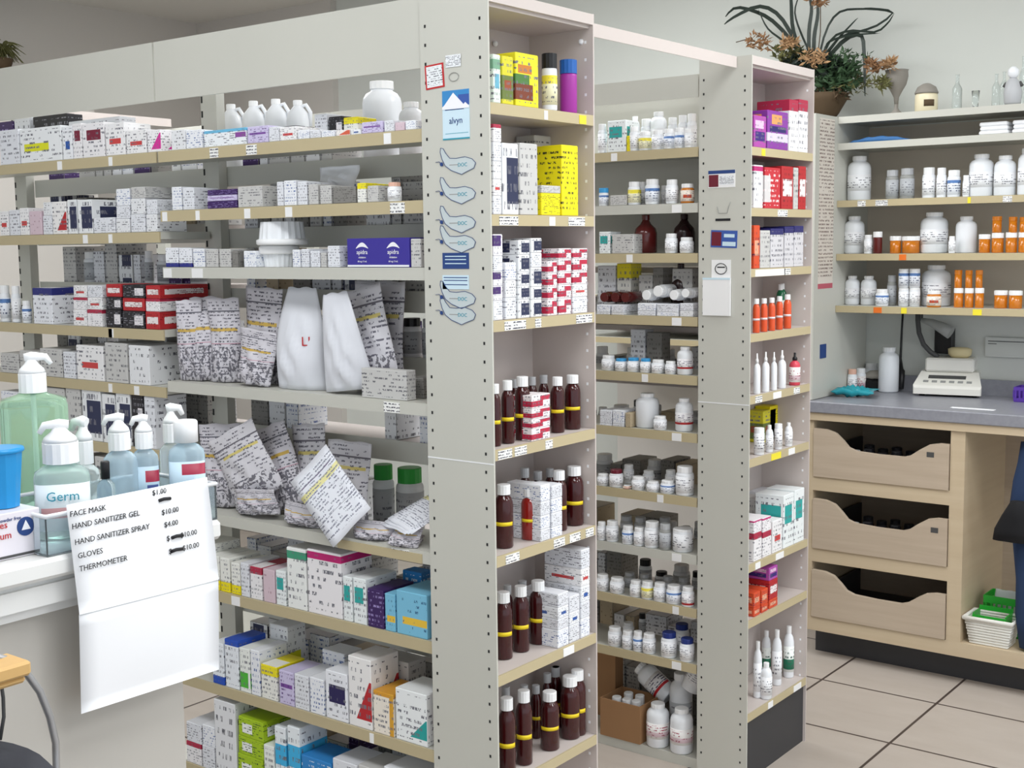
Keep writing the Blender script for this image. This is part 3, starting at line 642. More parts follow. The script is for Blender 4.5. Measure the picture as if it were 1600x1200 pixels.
# far end bay
boxes('D1', '1178 1197 181 prb;1199 1231 174 prr', d=.09)
boxes('D1', '1233 1247 156 wrt;1248 1262 156 wrt', d=.1)
boxes('D2', '1178 1192 258 wpk;1195 1219 262 rdw;1221 1239 260 rd;1240 1247 262 g;1248 1259 260 rd', d=.1)
boxes('D3', '1178 1187 352 orr;1188 1203 360 g;1204 1224 357 nvt;1226 1240 354 nvt;1241 1255 353 nvt', d=.1)
bots('D4', '1176 1187 467 O;1188 1199 466 O;1200 1211 465 O;1212 1223 463 O;1224 1236 460 O')
bots('D4', '1212 1226 444 G;1228 1242 443 G', back=.07, layer=1)
bots('D5', '1177 1188 552 N;1190 1202 550 N;1204 1214 550 N;1215 1228 547 N;1233 1250 551 Nr')
bots('D6', '1178 1194 668 T;1196 1208 664 L;1210 1222 662 T;1226 1238 660 L')
boxes('D6', '1192 1212 640 gy;1214 1226 634 yw', back=.1, d=.05, layer=1)
stack('D7', 1178, 1190, [832, 812], ['wrt', 'wpk'], d=.08)
stack('D7', 1192, 1205, [830, 808], ['wrt', 'wpk'], d=.08)
boxes('D7', '1207 1222 812 wr;1224 1240 772 wtl;1241 1256 764 wtl', d=.09)
boxes('D7', '1180 1200 775 g;1202 1222 766 w', back=.1, d=.05, layer=1)
stack('D8', 1178, 1188, [948, 925], ['orr', 'orr'], d=.07)
stack('D8', 1190, 1200, [944, 920], ['orr', 'orr'], d=.07)
stack('D8', 1202, 1215, [935, 905, 885], ['orr', 'rd', 'prb'], d=.1)
bots('D9', '1177 1190 1002 L;1206 1221 984 L;1224 1240 978 Lg', back=.03)
bots('D9', '1188 1206 1035 L', back=.002)
bots('D9', '1190 1204 985 Lg', back=.1, layer=1)
# ------------------------------------------------------------------ special things on the near run
def pouch(w_, h, d, seed, top=.12, nx=14, nz=18, taper=0, crumple=.004):
    """A filled bag: two sheets that meet at the sides and the top, bulging below."""
    rn = random.Random(seed); ph = [rn.uniform(0, 6) for _ in range(8)]
    bm = nb(); F = []; B = []
    for j in range(nz+1):
        t = j/nz; f = (math.sin(min(1, t/.25)*PI/2)*.35+.65) if t < .25 else max(0.03, (1-((t-.25)/(.75-top))**1.5)) if t < 1-top else .03
        fr = []; br = []
        for i in range(nx+1):
            s = -1+2*i/nx; k = max(0, 1-abs(s)**2.4)*f
            wx = s*w_/2*(1-taper*t*t)*(1+.05*math.sin(t*5+ph[0])) + .02*h*math.sin(t*2.6+ph[6])*w_/h
            cr = crumple*(math.sin(9*s+14*t+ph[1])+math.sin(17*s-9*t+ph[2])*.6+math.sin(5*s+23*t+ph[3])*.5)*k
            z = t*h + (.008*h*math.sin(6*s+ph[4]) if j == nz else 0)
            off = .12*d*math.sin(t*3+ph[5])
            fr.append(bm.verts.new((wx, -d/2*k + cr + off - .0006, max(0, z)))); br.append(bm.verts.new((wx, d/2*k + cr + off + .0006, max(0, z))))
        F.append(fr); B.append(br)
    for j in range(nz):
        for i in range(nx):
            bm.faces.new((F[j][i], F[j][i+1], F[j+1][i+1], F[j+1][i])); bm.faces.new((B[j][i+1], B[j][i], B[j+1][i], B[j+1][i+1]))
        bm.faces.new((F[j][0], F[j+1][0], B[j+1][0], B[j][0])); bm.faces.new((F[j][nx], B[j][nx], B[j+1][nx], F[j+1][nx]))
    for i in range(nx):
        bm.faces.new((F[0][i+1], F[0][i], B[0][i], B[0][i+1])); bm.faces.new((F[nz][i], F[nz][i+1], B[nz][i+1], B[nz][i]))
    return bm
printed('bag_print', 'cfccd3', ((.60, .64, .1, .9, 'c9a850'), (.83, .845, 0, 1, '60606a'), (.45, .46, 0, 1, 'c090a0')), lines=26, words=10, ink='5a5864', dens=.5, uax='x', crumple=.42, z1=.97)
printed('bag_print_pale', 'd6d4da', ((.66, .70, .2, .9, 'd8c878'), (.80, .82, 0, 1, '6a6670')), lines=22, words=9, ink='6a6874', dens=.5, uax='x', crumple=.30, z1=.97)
printed('sheet_print', 'eceef6', ((.66, .74, 0, 1, 'eee8a8'), (.80, .815, .1, .9, '6a5a7a'), (.30, .305, 0, 1, '80808c')), lines=24, words=9, ink='8a8c9c', dens=.55, uax='x')
m = printed('white_bag', 'e0e2e9', lines=0)
def put_bag(key, xl, xr, top, matn, seed, yoff=.05, d=.05, rot=(0, 0, 0), desc='printed prescription bag', label='', lift=.001, **kw):
    pl, c, z, _ = SH[key]; cc = c+yoff
    a0 = solve(xl, None, pl, cc, z); a1 = solve(xr, None, pl, cc, z); h = solve(None, top, pl, cc, (a0+a1)/2) - z
    o = mk('prescription_bag', pouch(a1-a0, h/max(.3, math.cos(rot[1])), d, seed, **kw), matn, None, ((a0+a1)/2, cc, z+lift), rot, smooth=True)
    mz = min((o.rotation_euler.to_matrix() @ v.co).z for v in o.data.vertices); o.location.z = z+.001-mz
    tag(o, label, 'bag', 'bags on the near run'); return o
BG = "on the near run's fourth shelf"
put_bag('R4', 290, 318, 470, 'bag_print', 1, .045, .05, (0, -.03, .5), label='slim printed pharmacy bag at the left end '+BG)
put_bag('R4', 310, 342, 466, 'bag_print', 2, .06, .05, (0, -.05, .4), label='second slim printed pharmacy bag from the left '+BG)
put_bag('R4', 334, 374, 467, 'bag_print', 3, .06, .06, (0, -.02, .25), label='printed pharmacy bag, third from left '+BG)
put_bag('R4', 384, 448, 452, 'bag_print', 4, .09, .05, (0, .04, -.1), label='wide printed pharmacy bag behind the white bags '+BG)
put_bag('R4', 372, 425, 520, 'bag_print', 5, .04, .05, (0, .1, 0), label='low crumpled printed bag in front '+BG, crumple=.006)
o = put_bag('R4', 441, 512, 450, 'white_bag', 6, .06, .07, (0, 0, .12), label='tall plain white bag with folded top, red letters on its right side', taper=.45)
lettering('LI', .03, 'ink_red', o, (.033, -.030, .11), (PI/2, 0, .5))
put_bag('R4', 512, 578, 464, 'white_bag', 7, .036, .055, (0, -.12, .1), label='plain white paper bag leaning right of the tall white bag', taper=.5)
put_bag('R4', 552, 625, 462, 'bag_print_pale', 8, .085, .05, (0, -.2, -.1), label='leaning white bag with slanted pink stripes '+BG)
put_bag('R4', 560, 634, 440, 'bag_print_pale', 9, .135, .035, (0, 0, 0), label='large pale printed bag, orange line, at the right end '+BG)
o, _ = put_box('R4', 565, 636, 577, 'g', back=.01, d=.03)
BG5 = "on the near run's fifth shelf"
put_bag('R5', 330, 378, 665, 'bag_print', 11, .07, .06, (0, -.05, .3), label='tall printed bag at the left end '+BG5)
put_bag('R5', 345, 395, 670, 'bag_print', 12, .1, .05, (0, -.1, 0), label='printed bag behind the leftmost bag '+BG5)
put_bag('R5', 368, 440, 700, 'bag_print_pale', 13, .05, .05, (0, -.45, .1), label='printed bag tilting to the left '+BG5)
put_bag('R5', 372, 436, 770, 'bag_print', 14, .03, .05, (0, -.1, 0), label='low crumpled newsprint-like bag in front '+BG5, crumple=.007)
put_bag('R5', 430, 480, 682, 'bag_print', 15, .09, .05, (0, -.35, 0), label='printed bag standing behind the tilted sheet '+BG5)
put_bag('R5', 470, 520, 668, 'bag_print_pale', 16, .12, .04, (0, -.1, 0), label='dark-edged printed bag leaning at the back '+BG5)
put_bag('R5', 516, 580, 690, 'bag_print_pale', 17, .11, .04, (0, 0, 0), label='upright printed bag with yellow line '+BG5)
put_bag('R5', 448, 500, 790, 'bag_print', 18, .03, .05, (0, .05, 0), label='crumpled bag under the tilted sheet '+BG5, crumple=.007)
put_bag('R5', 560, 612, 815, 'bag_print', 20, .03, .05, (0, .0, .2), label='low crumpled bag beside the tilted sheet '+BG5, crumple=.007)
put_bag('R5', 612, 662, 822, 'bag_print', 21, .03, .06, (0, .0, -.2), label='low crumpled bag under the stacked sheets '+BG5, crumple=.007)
def sheet(w_, h, bend, n=10, t=.0008):
    bm = nb(); T = []; B = []
    for j in range(n+1):
        v = j/n; a = []; b = []
        for i in range(7):
            x = (i/6-.5)*w_; y = -bend*math.sin(v*PI) + .002*math.sin(i*1.3+v*4)
            a.append(bm.verts.new((x, y-t/2, v*h))); b.append(bm.verts.new((x, y+t/2, v*h)))
        T.append(a); B.append(b)
    for j in range(n):
        for i in range(6):
            bm.faces.new((T[j][i], T[j][i+1], T[j+1][i+1], T[j+1][i])); bm.faces.new((B[j][i+1], B[j][i], B[j+1][i], B[j+1][i+1]))
        bm.faces.new((T[j][0], T[j+1][0], B[j+1][0], B[j][0])); bm.faces.new((T[j][6], B[j][6], B[j+1][6], T[j+1][6]))
    for i in range(6): bm.faces.new((T[0][i+1], T[0][i], B[0][i], B[0][i+1])); bm.faces.new((T[n][i], T[n][i+1], B[n][i+1], B[n][i]))
    return bm
xs = solve(505, None, 'U', Y1, .87)
tag(mk('printed_sheet', sheet(.125, .198, .004), 'sheet_print', None, (solve(550, None, 'U', Y1-.012, .87), Y1-.012, solve(None, 826, 'U', Y1-.012, solve(556, None, 'U', Y1-.012, .87))), (-.45, -.8, .45), True), 'white printed sheet with yellow line lying tilted over the bags on the fifth shelf', 'paper')
for i in range(3):
    tag(mk('printed_sheet', sheet(.11, .14, .004), 'sheet_print', None, (solve(618+4*i, None, 'U', Y1+.02, .9), Y1+.012+.002*i, .898+.004*i), (-1.2, .06*i, -.35), True),
        ['lowest', 'middle', 'topmost'][i]+' of the loose printed sheets stacked at the right end of the fifth shelf', 'paper', 'loose sheets on the fifth shelf')
# purple carton
a0 = solve(543, None, 'U', Y1+.004, 1.457); a1 = solve(640, None, 'U', Y1+.004, 1.457); hh = solve(None, 372, 'U', Y1+.004, (a0+a1)/2)-1.4565
pc = empty('purple_carton', ((a0+a1)/2, Y1+.004, 1.4565)); tag(pc, 'wide purple carton with two white mountain emblems on the third shelf', 'carton')
bm = nb(); box(bm, -(a1-a0)/2, (a1-a0)/2, 0, .1, 0, hh, bev=.001); mat('purple_card', '3a2f96', .4); mk('body', bm, ['purple_card'], pc)
mk('base_strip', box(nb(), -(a1-a0)/2+.001, (a1-a0)/2-.001, -.0006, 0, .001, .005), 'white_paper', pc)
for s in (-.25, .25):
    x = s*(a1-a0)
    bm = nb(); v = [bm.verts.new((x+q*.018, -.0005, hh*.66+.012*math.cos(q*PI/2))) for q in [i/6-1 for i in range(13)]]
    v2 = [bm.verts.new((x+q*.018, -.0005, hh*.66-.001+.004*math.cos(q*PI/2))) for q in [i/6-1 for i in range(13)]]
    for i in range(12): bm.faces.new((v2[i], v2[i+1], v[i+1], v[i]))
    mk('emblem', bm, 'ink_white', pc)
    lettering('apidra', .013, 'ink_white', pc, (x, -.0006, hh*.52), FRONT)
    lettering('inhalation', .0055, 'ink_white', pc, (x, -.0006, hh*.34), FRONT); lettering('60 mg / 3 mL', .005, 'ink_white', pc, (x, -.0006, hh*.2), FRONT)
# fluted white tubs
def fluted(bm, r0, r1, z0, z1, n=40):
    A = []; 
    for z, r in ((z0, r0), (z1, r1)): A.append([bm.verts.new((r*(1 if i % 2 else .96)*math.cos(2*PI*i/n), r*(1 if i % 2 else .96)*math.sin(2*PI*i/n), z)) for i in range(n)])
    for i in range(n): bm.faces.new((A[0][i], A[0][(i+1) % n], A[1][(i+1) % n], A[1][i]))
    bm.faces.new(A[0][::-1]); bm.faces.new(A[1])
    return bm
zc = 1.4565; yc = Y1+.055; xc = solve(437, None, 'U', yc, zc); D = depth(xc, yc, zc)/F_PX
zz = [solve(None, p, 'U', yc, xc) for p in (397, 383, 375, 347)]
t = empty('fluted_tub', (xc, yc, zc)); tag(t, 'lower ribbed white plastic tub with a wide flat lid on the third shelf', 'tub')
mk('body', fluted(nb(), 23*D, 26*D, 0, zz[0]-zc), 'white_plastic', t); mk('lid', lathe(nb(), [(30*D, zz[0]-zc), (31*D, zz[0]-zc+.002), (31*D, zz[1]-zc-.004), (28*D, zz[1]-zc-.0005)], 28), 'cap_white', t)
t = empty('fluted_tub', (xc+.012, yc, zz[1])); tag(t, 'larger ribbed white tub stacked upside down on the lower tub', 'tub')
mk('lid', lathe(nb(), [(38*D, 0), (40*D, .003), (40*D, zz[2]-zz[1]), (37*D, zz[2]-zz[1]+.002)], 30), 'cap_white', t); mk('body', fluted(nb(), 36*D, 33*D, zz[2]-zz[1]+.002, zz[3]-zz[1]), 'white_plastic', t)
# white bag on the second shelf behind the cartons
o = mk('plastic_bag', pouch(.12, .05, .05, 33, crumple=.006), 'white_paper', None, (solve(525, None, 'U', Y1+.12, 1.63), Y1+.125, 1.636), (0, 0, 0), True)
o.location.z = 1.632; tag(o, 'crumpled white plastic bag above the grey cartons on the second shelf', 'bag')
tag(mk('backing_carton', box(nb(), -.075, .075, 0, .05, 0, .039, bev=.001), carton_mat('tan'), None, (solve(525, None, 'U', Y1+.1, 1.6), Y1+.1, 1.593)), 'low taupe carton under the crumpled white bag on the second shelf', 'carton')
# rear side of the run: big bottles and jugs above the top shelf, plain stock lower down
sh('T', 'U', Y1M+.03, 1.7008, "near run's rear top shelf")
bots('T', '568 630 128 W0;624 664 160 W0', back=.03)
for i, (xl, xr, tp, w0) in enumerate(((349, 376, 163, ''), (384, 411, 158, ''), (419, 446, 155, ''), (453, 480, 157, ''))):
    c = solve((xl+xr)/2, None, 'U', Y1M+.09, 1.78); rr = .68*(xr-xl)*depth(c, Y1M+.09, 1.78)/F_PX/1.08; h = solve(None, tp, 'U', Y1M+.09, c)-1.702
    j = empty('plastic_jug', (c, Y1M+.09, 1.702), .6); tag(j, ['leftmost', 'second', 'third', 'rightmost'][i]+' of the translucent white handled jugs behind the top shelf', 'jug', 'jugs behind the top shelf')
    mk('body', lathe(nb(), [(rr, 0), (rr*1.08, .01), (rr*1.08, h*.68), (rr*.95, h*.80), (rr*.4, h*.91), (rr*.34, h*.94)], 16), 'white_plastic', j)
    mk('cap', ribbed(nb(), rr*.42, h*.92, h), 'cap_white', j)
    mk('handle', tube(nb(), [(rr*.3, 0, h*.9), (rr*.75, 0, h*.93), (rr*1.15, 0, h*.82), (rr*1.12, 0, h*.6)], .005, 6), 'white_plastic', j)
rr_ = random.Random(5)
BACK = []
def backfill(key, x0, x1, hmax, styles, gap=.25, kinds='b'):
    pl, c, z, _ = SH[key]; x = x0
    while x < x1-.03:
        w_ = rr_.uniform(.03, .08); h = rr_.uniform(.55, .95)*hmax
        if x+w_ > x1: break
        if rr_.random() > gap:
            if kinds == 'b' or rr_.random() < .5:
                st = rr_.choice(styles); BACK.append((st, x+w_/2-w_/2+.001, x+w_-.001, c+.01, c+.11, z+.0006, z+.0006+h))
            else:
                r = w_*.36; o = bottle('pill', x+w_/2, c+.012+r, z+.0006, round(r, 3), round(min(h, .085), 2), 'white_plastic', rr_.choice(['cap_white', 'cap_white', 'cap_grey', 'cap_black']), 'gr', 0)
                reg(o, key, 'small', 'pill bottle')
        x += w_+.003
ST = ['w', 'g', 'dg', 'g', 'wb', 'tan', 'wt', 'nw', 'pur', 'g']
for k, x0, x1, hm, g in (('B00', -2.5, -2.15, .05, .1), ('B01', -2.5, -1.75, .135, .08), ('B02', -2.5, -1.76, .13, .2), ('B03', -2.5, -1.76, .12, .15), ('B04', -2.5, -1.76, .13, .3), ('B05', -2.5, -2.09, .16, .1), ('B06', -2.535, -1.78, .19, .03), ('B07', -2.535, -1.78, .21, .03), ('B08', -2.53, -1.78, .2, .03),
                     ('B10', -3.35, -2.65, .04, .2), ('B11', -3.35, -2.62, .125, .05), ('B12', -3.3, -2.62, .125, .05), ('B13', -3.35, -2.62, .13, .2), ('B14', -3.35, -2.62, .12, .2)):
    backfill(k, x0, x1, hm, ST, g, 'bp' if k in ('B03', 'B05', 'B12') else 'b')
for i in range(10):
    sh('E%d' % i, 'U', Y2M+.03, R2Z[i]-.044, "far run's rear %s shelf" % WORD[i])
    if i % 2: mk('rear_shelf', box(nb(), -2.55, XE-.01, Y2M+.015, Y2B, R2Z[i]-.06, R2Z[i]-.044), 'pinkish_steel', run2)
    if i > 2: backfill('E%d' % i, -2.28, -1.76, .11 if i != 7 else .09, ['g', 'dg', 'w', 'tan', 'dg', 'wt'], .08, 'bp')
sh('E10', 'U', Y2M+.03, .0301, "far run's rear base"); backfill('E10', -2.5, -1.76, .24, ['dg', 'tan', 'g', 'dg'], .02, 'b')
bots('B05', '584 618 725 PG;620 664 730 PG', back=.005)
bm = nb(); ks = sorted({b[0] for b in BACK})
for st, x0, x1, y0, y1, z0, z1 in BACK: box(bm, x0, x1, y0, y1, z0, z1, ks.index(st), bev=.001)
o = mk('carton_backstock', bm, [printed('stock_'+k, STY[k][1], STY[k][2], None, tiled=True, **STY[k][4]) for k in ks])
o['kind'] = 'stuff'; o['label'] = 'dim backstock cartons glimpsed through the open backs of both shelving runs'; o['category'] = 'cartons'
# boxes and big bottles on the far run's base deck
DZ = .0305
def at(px, Y, z): return solve(px, None, 'U', Y, z)
def open_box(x, y, w_, d, h, lab):
    o = empty('cardboard_box', (x, y, DZ if h < .13 else DZ)); tag(o, lab, 'box'); t = .003
    bm = nb(); box(bm, -w_/2, w_/2, 0, d, 0, t); box(bm, -w_/2, w_/2, 0, t, t, h); box(bm, -w_/2, w_/2, d-t, d, t, h); box(bm, -w_/2, -w_/2+t, t, d-t, t, h); box(bm, w_/2-t, w_/2, t, d-t, t, h); mk('body', bm, 'cardboard', o)
    return o
xa, xb = at(938, Y2+.005, DZ), at(1000, Y2+.005, DZ)
ob = open_box((xa+xb)/2, Y2+.005, xb-xa, .12, .115, 'open brown cardboard box holding small bottles on the floor-level deck')
for i, (dx, dy) in enumerate(((-.03, .03), (.005, .03), (.035, .035), (-.02, .08), (.02, .08))):
    b = bottle('pill', (xa+xb)/2+dx, Y2+.005+dy, DZ+.045, .016, .08, lab='w'); tag(b, ['front left', 'front middle', 'front right', 'rear left', 'rear right'][i]+' small white bottle inside the brown cardboard box', 'bottle', 'bottles in the cardboard box')
    b.location.z = DZ+.004; b.scale = (1, 1, 1.42)
t = open_box(at(948, Y2+.14, .15), Y2+.135, .07, .045, .22, 'second brown cardboard box standing behind the open one')
b = bottle('pill', at(948, Y2+.157, .2), Y2+.157, DZ+.16, .017, .085); tag(b, 'white bottle poking out of the rear cardboard box', 'bottle'); b.location.z = DZ+.005; b.scale = (1, 1, 2.9); 
sh('F', 'U', Y2, DZ, 'base deck')
for a in ('1010 1046 1098', '1047 1083 1106'):
    xl, xr, tp = map(float, a.split()); o, _ = put_bot('F', xl, xr, tp, 'wide', lab='p', back=.004); ITEMS.pop(); tag(o, ('left' if xl < 1040 else 'right')+' of the two large white bottles standing on the far base deck', 'bottle', 'large bottles on the base deck')
def lying(px, Y, z, r, h, rot, lab, l='r'):
    o = bottle('wide', at(px, Y, z), Y, z, r, h, lab=l, rot=rot); tag(o, lab, 'bottle', 'large bottles lying on the base deck'); return o
lying(1047, Y2+.135, DZ+.115, .034, .13, (0, -1.0, 0), 'large white bottle lying tilted with red label base, above the deck bottles')
lying(1064, Y2+.125, DZ, .034, .20, (0, 0, 0), 'large white bottle standing behind the two front ones', 'gr')
lying(1078, Y2+.1, DZ+.165, .03, .12, (-.2, .4, 0), 'large white bottle leaning at the right edge of the deck', 'w')
# lying bottles whose lids face out on the fourth shelf of the far run
for i, (px, py, rp) in enumerate(((1011, 461, 9), (1029, 455, 10), (1054, 461, 9), (1072, 458, 8))):
    Yc = Y2+.012; x = at(px, Yc, 1.35); z = solve(None, py, 'U', Yc, x); r = rp*depth(x, Yc, z)/F_PX
    o = bottle('pill', x, Yc+.075, z, r, .08, lab='w', rot=(PI/2, 0, 0)); tag(o, ['leftmost', 'second', 'third', 'rightmost'][i]+' white bottle lying lid outward on cartons, far run fourth shelf', 'bottle', 'bottles lying lid outward')
for i, (px, py) in enumerate(((945, 463), (962, 459), (978, 460))):
    Yc = Y2+.03; x = at(px, Yc, 1.35); z = 1.296+.037; r = .016
    o = bottle('pill', x, Yc+.07, z+.012, r, .075, 'jug_brown', 'cap_brown', None, rot=(PI/2, 0, 0)); tag(o, ['left', 'middle', 'right'][i]+' dark brown bottle lying on white cartons, far run fourth shelf', 'bottle', 'brown bottles lying on cartons')
b = bottle('jug', at(1064, Y2+.12, 1.4), Y2+.12, 1.42, .028, .08, 'jug_dark', 'jug_dark', None); b.location.z = 1.2965; b.scale = (1, 1, 1.8); tag(b, 'black-brown jug at the back of the far run fourth shelf', 'jug')

# ------------------------------------------------------------------ stickers on the side panels
def sticker(px0, px1, py0, py1, m, lab, Yc=1.94, name='sticker', rz=0):
    x0, x1 = solve(px0, None, 'U', Yc, 1.5), solve(px1, None, 'U', Yc, 1.5)
    zt = solve(None, py0, 'U', Yc, (x0+x1)/2); zb = solve(None, py1, 'U', Yc, (x0+x1)/2)
    x0, x1 = solve(px0, None, 'U', Yc, (zt+zb)/2), solve(px1, None, 'U', Yc, (zt+zb)/2)
    w_, h = x1-x0, zt-zb
    o = empty(name, ((x0+x1)/2, Yc-.0008, (zt+zb)/2), rot=(0, rz, 0)); tag(o, lab, 'sticker')
    if m: mk('backing', box(nb(), -w_/2, w_/2, -.0003, .0006, -h/2, h/2), m, o)
    return o, w_, h
def patch(o, w_, h, u0, u1, v0, v1, m, name='print', y=-.0005):
    return mk(name, box(nb(), (u0-.5)*w_, (u1-.5)*w_, y-.0001, y+.0001, (v0-.5)*h, (v1-.5)*h), m, o)
printed('note_fine', 'eceff2', lines=9, words=6, ink='4a4a58', dens=.6, uax='x')
o, w_, h = sticker(665, 694, 101, 139, 'ink_red', 'small white notice with red border, upper left of the near side panel', rz=-.06)
patch(o, w_, h, .08, .92, .07, .93, 'note_fine')
o, w_, h = sticker(697, 722, 86, 134, None, 'small white logo sticker with an outlined ring beside the red-bordered notice')
patch(o, w_, h, 0, .95, .6, 1, 'note_fine')
mk('print', tube(nb(), [(w_*.3*math.cos(a), -.0006, -h*.22+h*.14*math.sin(a)) for a in [i*PI/8 for i in range(17)]], .0006, 4), 'grey_plastic', o)
mat('sky_print', '3a8ac8', .5); mat('sticker_clear', 'c6d0d2', .4); mat('pale_blue', 'cfe6f2', .5); mat('deep_blue', '3a5aa8', .5)
o, w_, h = sticker(692, 734, 141, 218, 'pale_blue', 'tall light blue sticker with white mountain and cursive name')
patch(o, w_, h, 0, 1, .68, 1, 'sky_print'); patch(o, w_, h, .6, 1, .68, .9, 'deep_blue', y=-.0008)
bm = nb(); v = [bm.verts.new(((a-.5)*w_, -.0011, (b-.5)*h)) for a, b in ((0, .66), (.1, .72), (.42, .95), (.8, .7), (.86, .74), (1, .66), (1, .62), (0, .62))]; bm.faces.new(v); mk('mountain_print', bm, 'ink_white', o)
patch(o, w_, h, 0, 1, 0, .03, 'ink_teal'); patch(o, w_, h, .1, .8, .6, .615, 'ink_navy'); patch(o, w_, h, .1, .95, .12, .13, 'ink_teal')
lettering('alvyn', .018, 'ink_navy', o, (0, -.0007, -h*.12), FRONT, sx_=.95)
def fish(px, py, n):
    o, w_, h = sticker(680, 748, py-22, py+22, None, '%s clear sticker with an outlined whale shape on the near side panel' % n, name='outline_sticker')
    pts = [(-.36, .5), (-.30, .48), (-.24, .3), (-.15, .12), (0, .1), (.2, .14), (.36, .05), (.44, -.1), (.40, -.28), (.22, -.4), (.12, -.48), (.0, -.4), (-.12, -.32), (-.26, -.14), (-.33, .1), (-.37, .35), (-.36, .5)]
    k = 4; pp = []
    for a, b in zip(pts, pts[1:]):
        for i in range(k): pp.append((w_*(a[0]+(b[0]-a[0])*i/k), -.0006, h*(b[1]*i/k + a[1]*(1-i/k))))
    bm = nb(); f = bm.faces.new([bm.verts.new((x*.97, -.0003, z*.97)) for x, _, z in pp]); mk('backing', bm, 'sticker_clear', o)
    mk('outline', tube(nb(), pp+[pp[0]], .0006, 4), 'ink_navy', o)
    mk('eye', lathe(nb(), [(.004, 0), (.004, .001)], 10), 'ink_navy', o, (-w_*.34, -.0004, -h*.08), (PI/2, 0, 0))
    mk('fin_line', tube(nb(), [(-w_*.48, -.0006, .0), (-w_*.4, -.0006, h*.02), (-w_*.3, -.0006, -h*.14)], .0006, 4), 'ink_navy', o)
    lettering('DOC', .0105, 'ink_teal', o, (w_*.14, -.0006, -h*.14), FRONT); patch(o, w_, h, .34, .55, .36, .39, 'grey_plastic')
for n, py in (('topmost', 252), ('second', 298), ('third', 343), ('fourth', 374), ('fifth', 461), ('lowest', 486)): fish(714, py, n)
o, w_, h = sticker(692, 733, 395, 420, 'ink_navy', 'dark blue sticker with pale streaks between the whale stickers')
for v in (.3, .55, .75): patch(o, w_, h, .1, .9, v, v+.06, 'pale_blue')
o, w_, h = sticker(692, 733, 430, 452, 'pale_blue', 'pale blue sticker with dark lines above the lower whale stickers')
for v in (.3, .6, .8): patch(o, w_, h, .05, .95, v, v+.06, 'ink_navy')
o, w_, h = sticker(1107, 1149, 266, 293, 'tag_white', 'small white card with dark blue strip high on the far side panel', Yc=3.068)
patch(o, w_, h, 0, 1, .8, 1, 'ink_navy'); patch(o, w_, h, .02, .38, .05, .75, 'cap_maroon'); patch(o, w_, h, .42, .95, .15, .7, 'note_fine')
o, w_, h = sticker(1117, 1143, 312, 347, None, 'faint cup-shaped outline sticker on the far side panel', Yc=3.068)
mk('outline', tube(nb(), [(-w_*.35, -.0006, h*.2), (-w_*.25, -.0006, -.1*h), (w_*.25, -.0006, -.1*h), (w_*.35, -.0006, h*.2), (w_*.45, -.0006, h*.4)], .0008, 4), 'grey_plastic', o); patch(o, w_, h, .05, .95, .05, .16, 'ink_black')
o, w_, h = sticker(1111, 1152, 360, 387, 'deep_blue', 'small blue and maroon photo card on the far side panel', Yc=3.068, rz=.04)
patch(o, w_, h, .03, .4, .1, .9, 'cap_maroon'); patch(o, w_, h, .45, .95, .1, .35, 'pale_blue'); patch(o, w_, h, .5, .9, .6, .8, 'pale_blue')
o, w_, h = sticker(1112, 1142, 406, 434, 'tag_white', 'small white card with a drawn ring face above the notepad', Yc=3.068)
mk('print', tube(nb(), [(w_*.3*math.cos(a), -.0008, h*.3*math.sin(a)) for a in [i*PI/8 for i in range(17)]], .0012, 4), 'ink_black', o); patch(o, w_, h, .3, .7, .55, .62, 'ink_black')
o, w_, h = sticker(1099, 1142, 434, 493, 'white_paper', 'blank white notepad hanging on the far side panel', Yc=3.066, name='notepad')
mk('pages', box(nb(), -w_/2, w_/2, -.004, -.0003, -h/2, h/2), 'tag_white', o); patch(o, w_, h, 0, 1, .95, 1, 'pale_blue', 'binding', -.0045)

# ------------------------------------------------------------------ wall shelving, counter and drawers on the right
XL, XR = -1.89, -.55
YF = 4.4
wu = empty('wall_shelving', (0, 0, 0)); tag(wu, 'cream wall shelving above the grey counter at the right', 'shelving')
WZ = [1.942, 1.848, 1.644, 1.452, 1.264]
bm = nb(); box(bm, XL-.012, XL, 4.21, 4.695, .937, 1.942); mk('side_panel', bm, 'cream_steel', wu)
printed('panel_pattern', 'dfd8cf', lines=40, words=16, ink='57473f', dens=.72, uax='xy')
bm = nb(); box(bm, XL, XL+.001, 4.245, 4.37, 1.33, 1.93); mk('pattern_strip', bm, printed('strip', 'e0d8ce', ((0, .03, 0, 1, 'c05a6a'),), lines=46, words=6, ink='8a7a72', dens=.62, uax='xy', z1=.99, z0=.06), wu)
mk('small_sign', box(nb(), XL, XL+.003, 4.27, 4.32, 1.08, 1.13), 'ink_navy', wu)
mk('back_panel', box(nb(), XL, XR, 4.69, 4.696, 1.22, 1.92), 'wall_back', wu)
for i, z in enumerate(WZ):
    tg = {2: [(1340, .03, 'tag_text'), (1368, .045, 'tag_text'), (1512, .01, 'tag_yellow'), (1567, .03, 'tag_text')], 3: [(1405, .025, 'tag_orange')], 4: [(1365, .03, 'tag_orange'), (1408, .02, 'tag_yellow'), (1520, .03, 'tag_yellow')]}.get(i, [])
    shelf_board(wu, 'shelf', XL+.001, XR, YF, 4.688, z, lip=.02, railm='tan_rail' if i in (2, 3, 4) else 'cream_steel', tags=utags(tg, YF, z-.01))
    sh('W%d' % (i+1), 'U', YF, z, "wall unit's %s shelf" % WORD[i])
su = empty('corner_shelving', (0, 0, 0)); tag(su, 'shelving left of the wall unit, glimpsed between end bay and patterned side panel', 'shelving')
mk('back_panel', box(nb(), -2.9, XL-.014, 4.5, 4.51, 0, 1.92), 'wall_taupe', su)
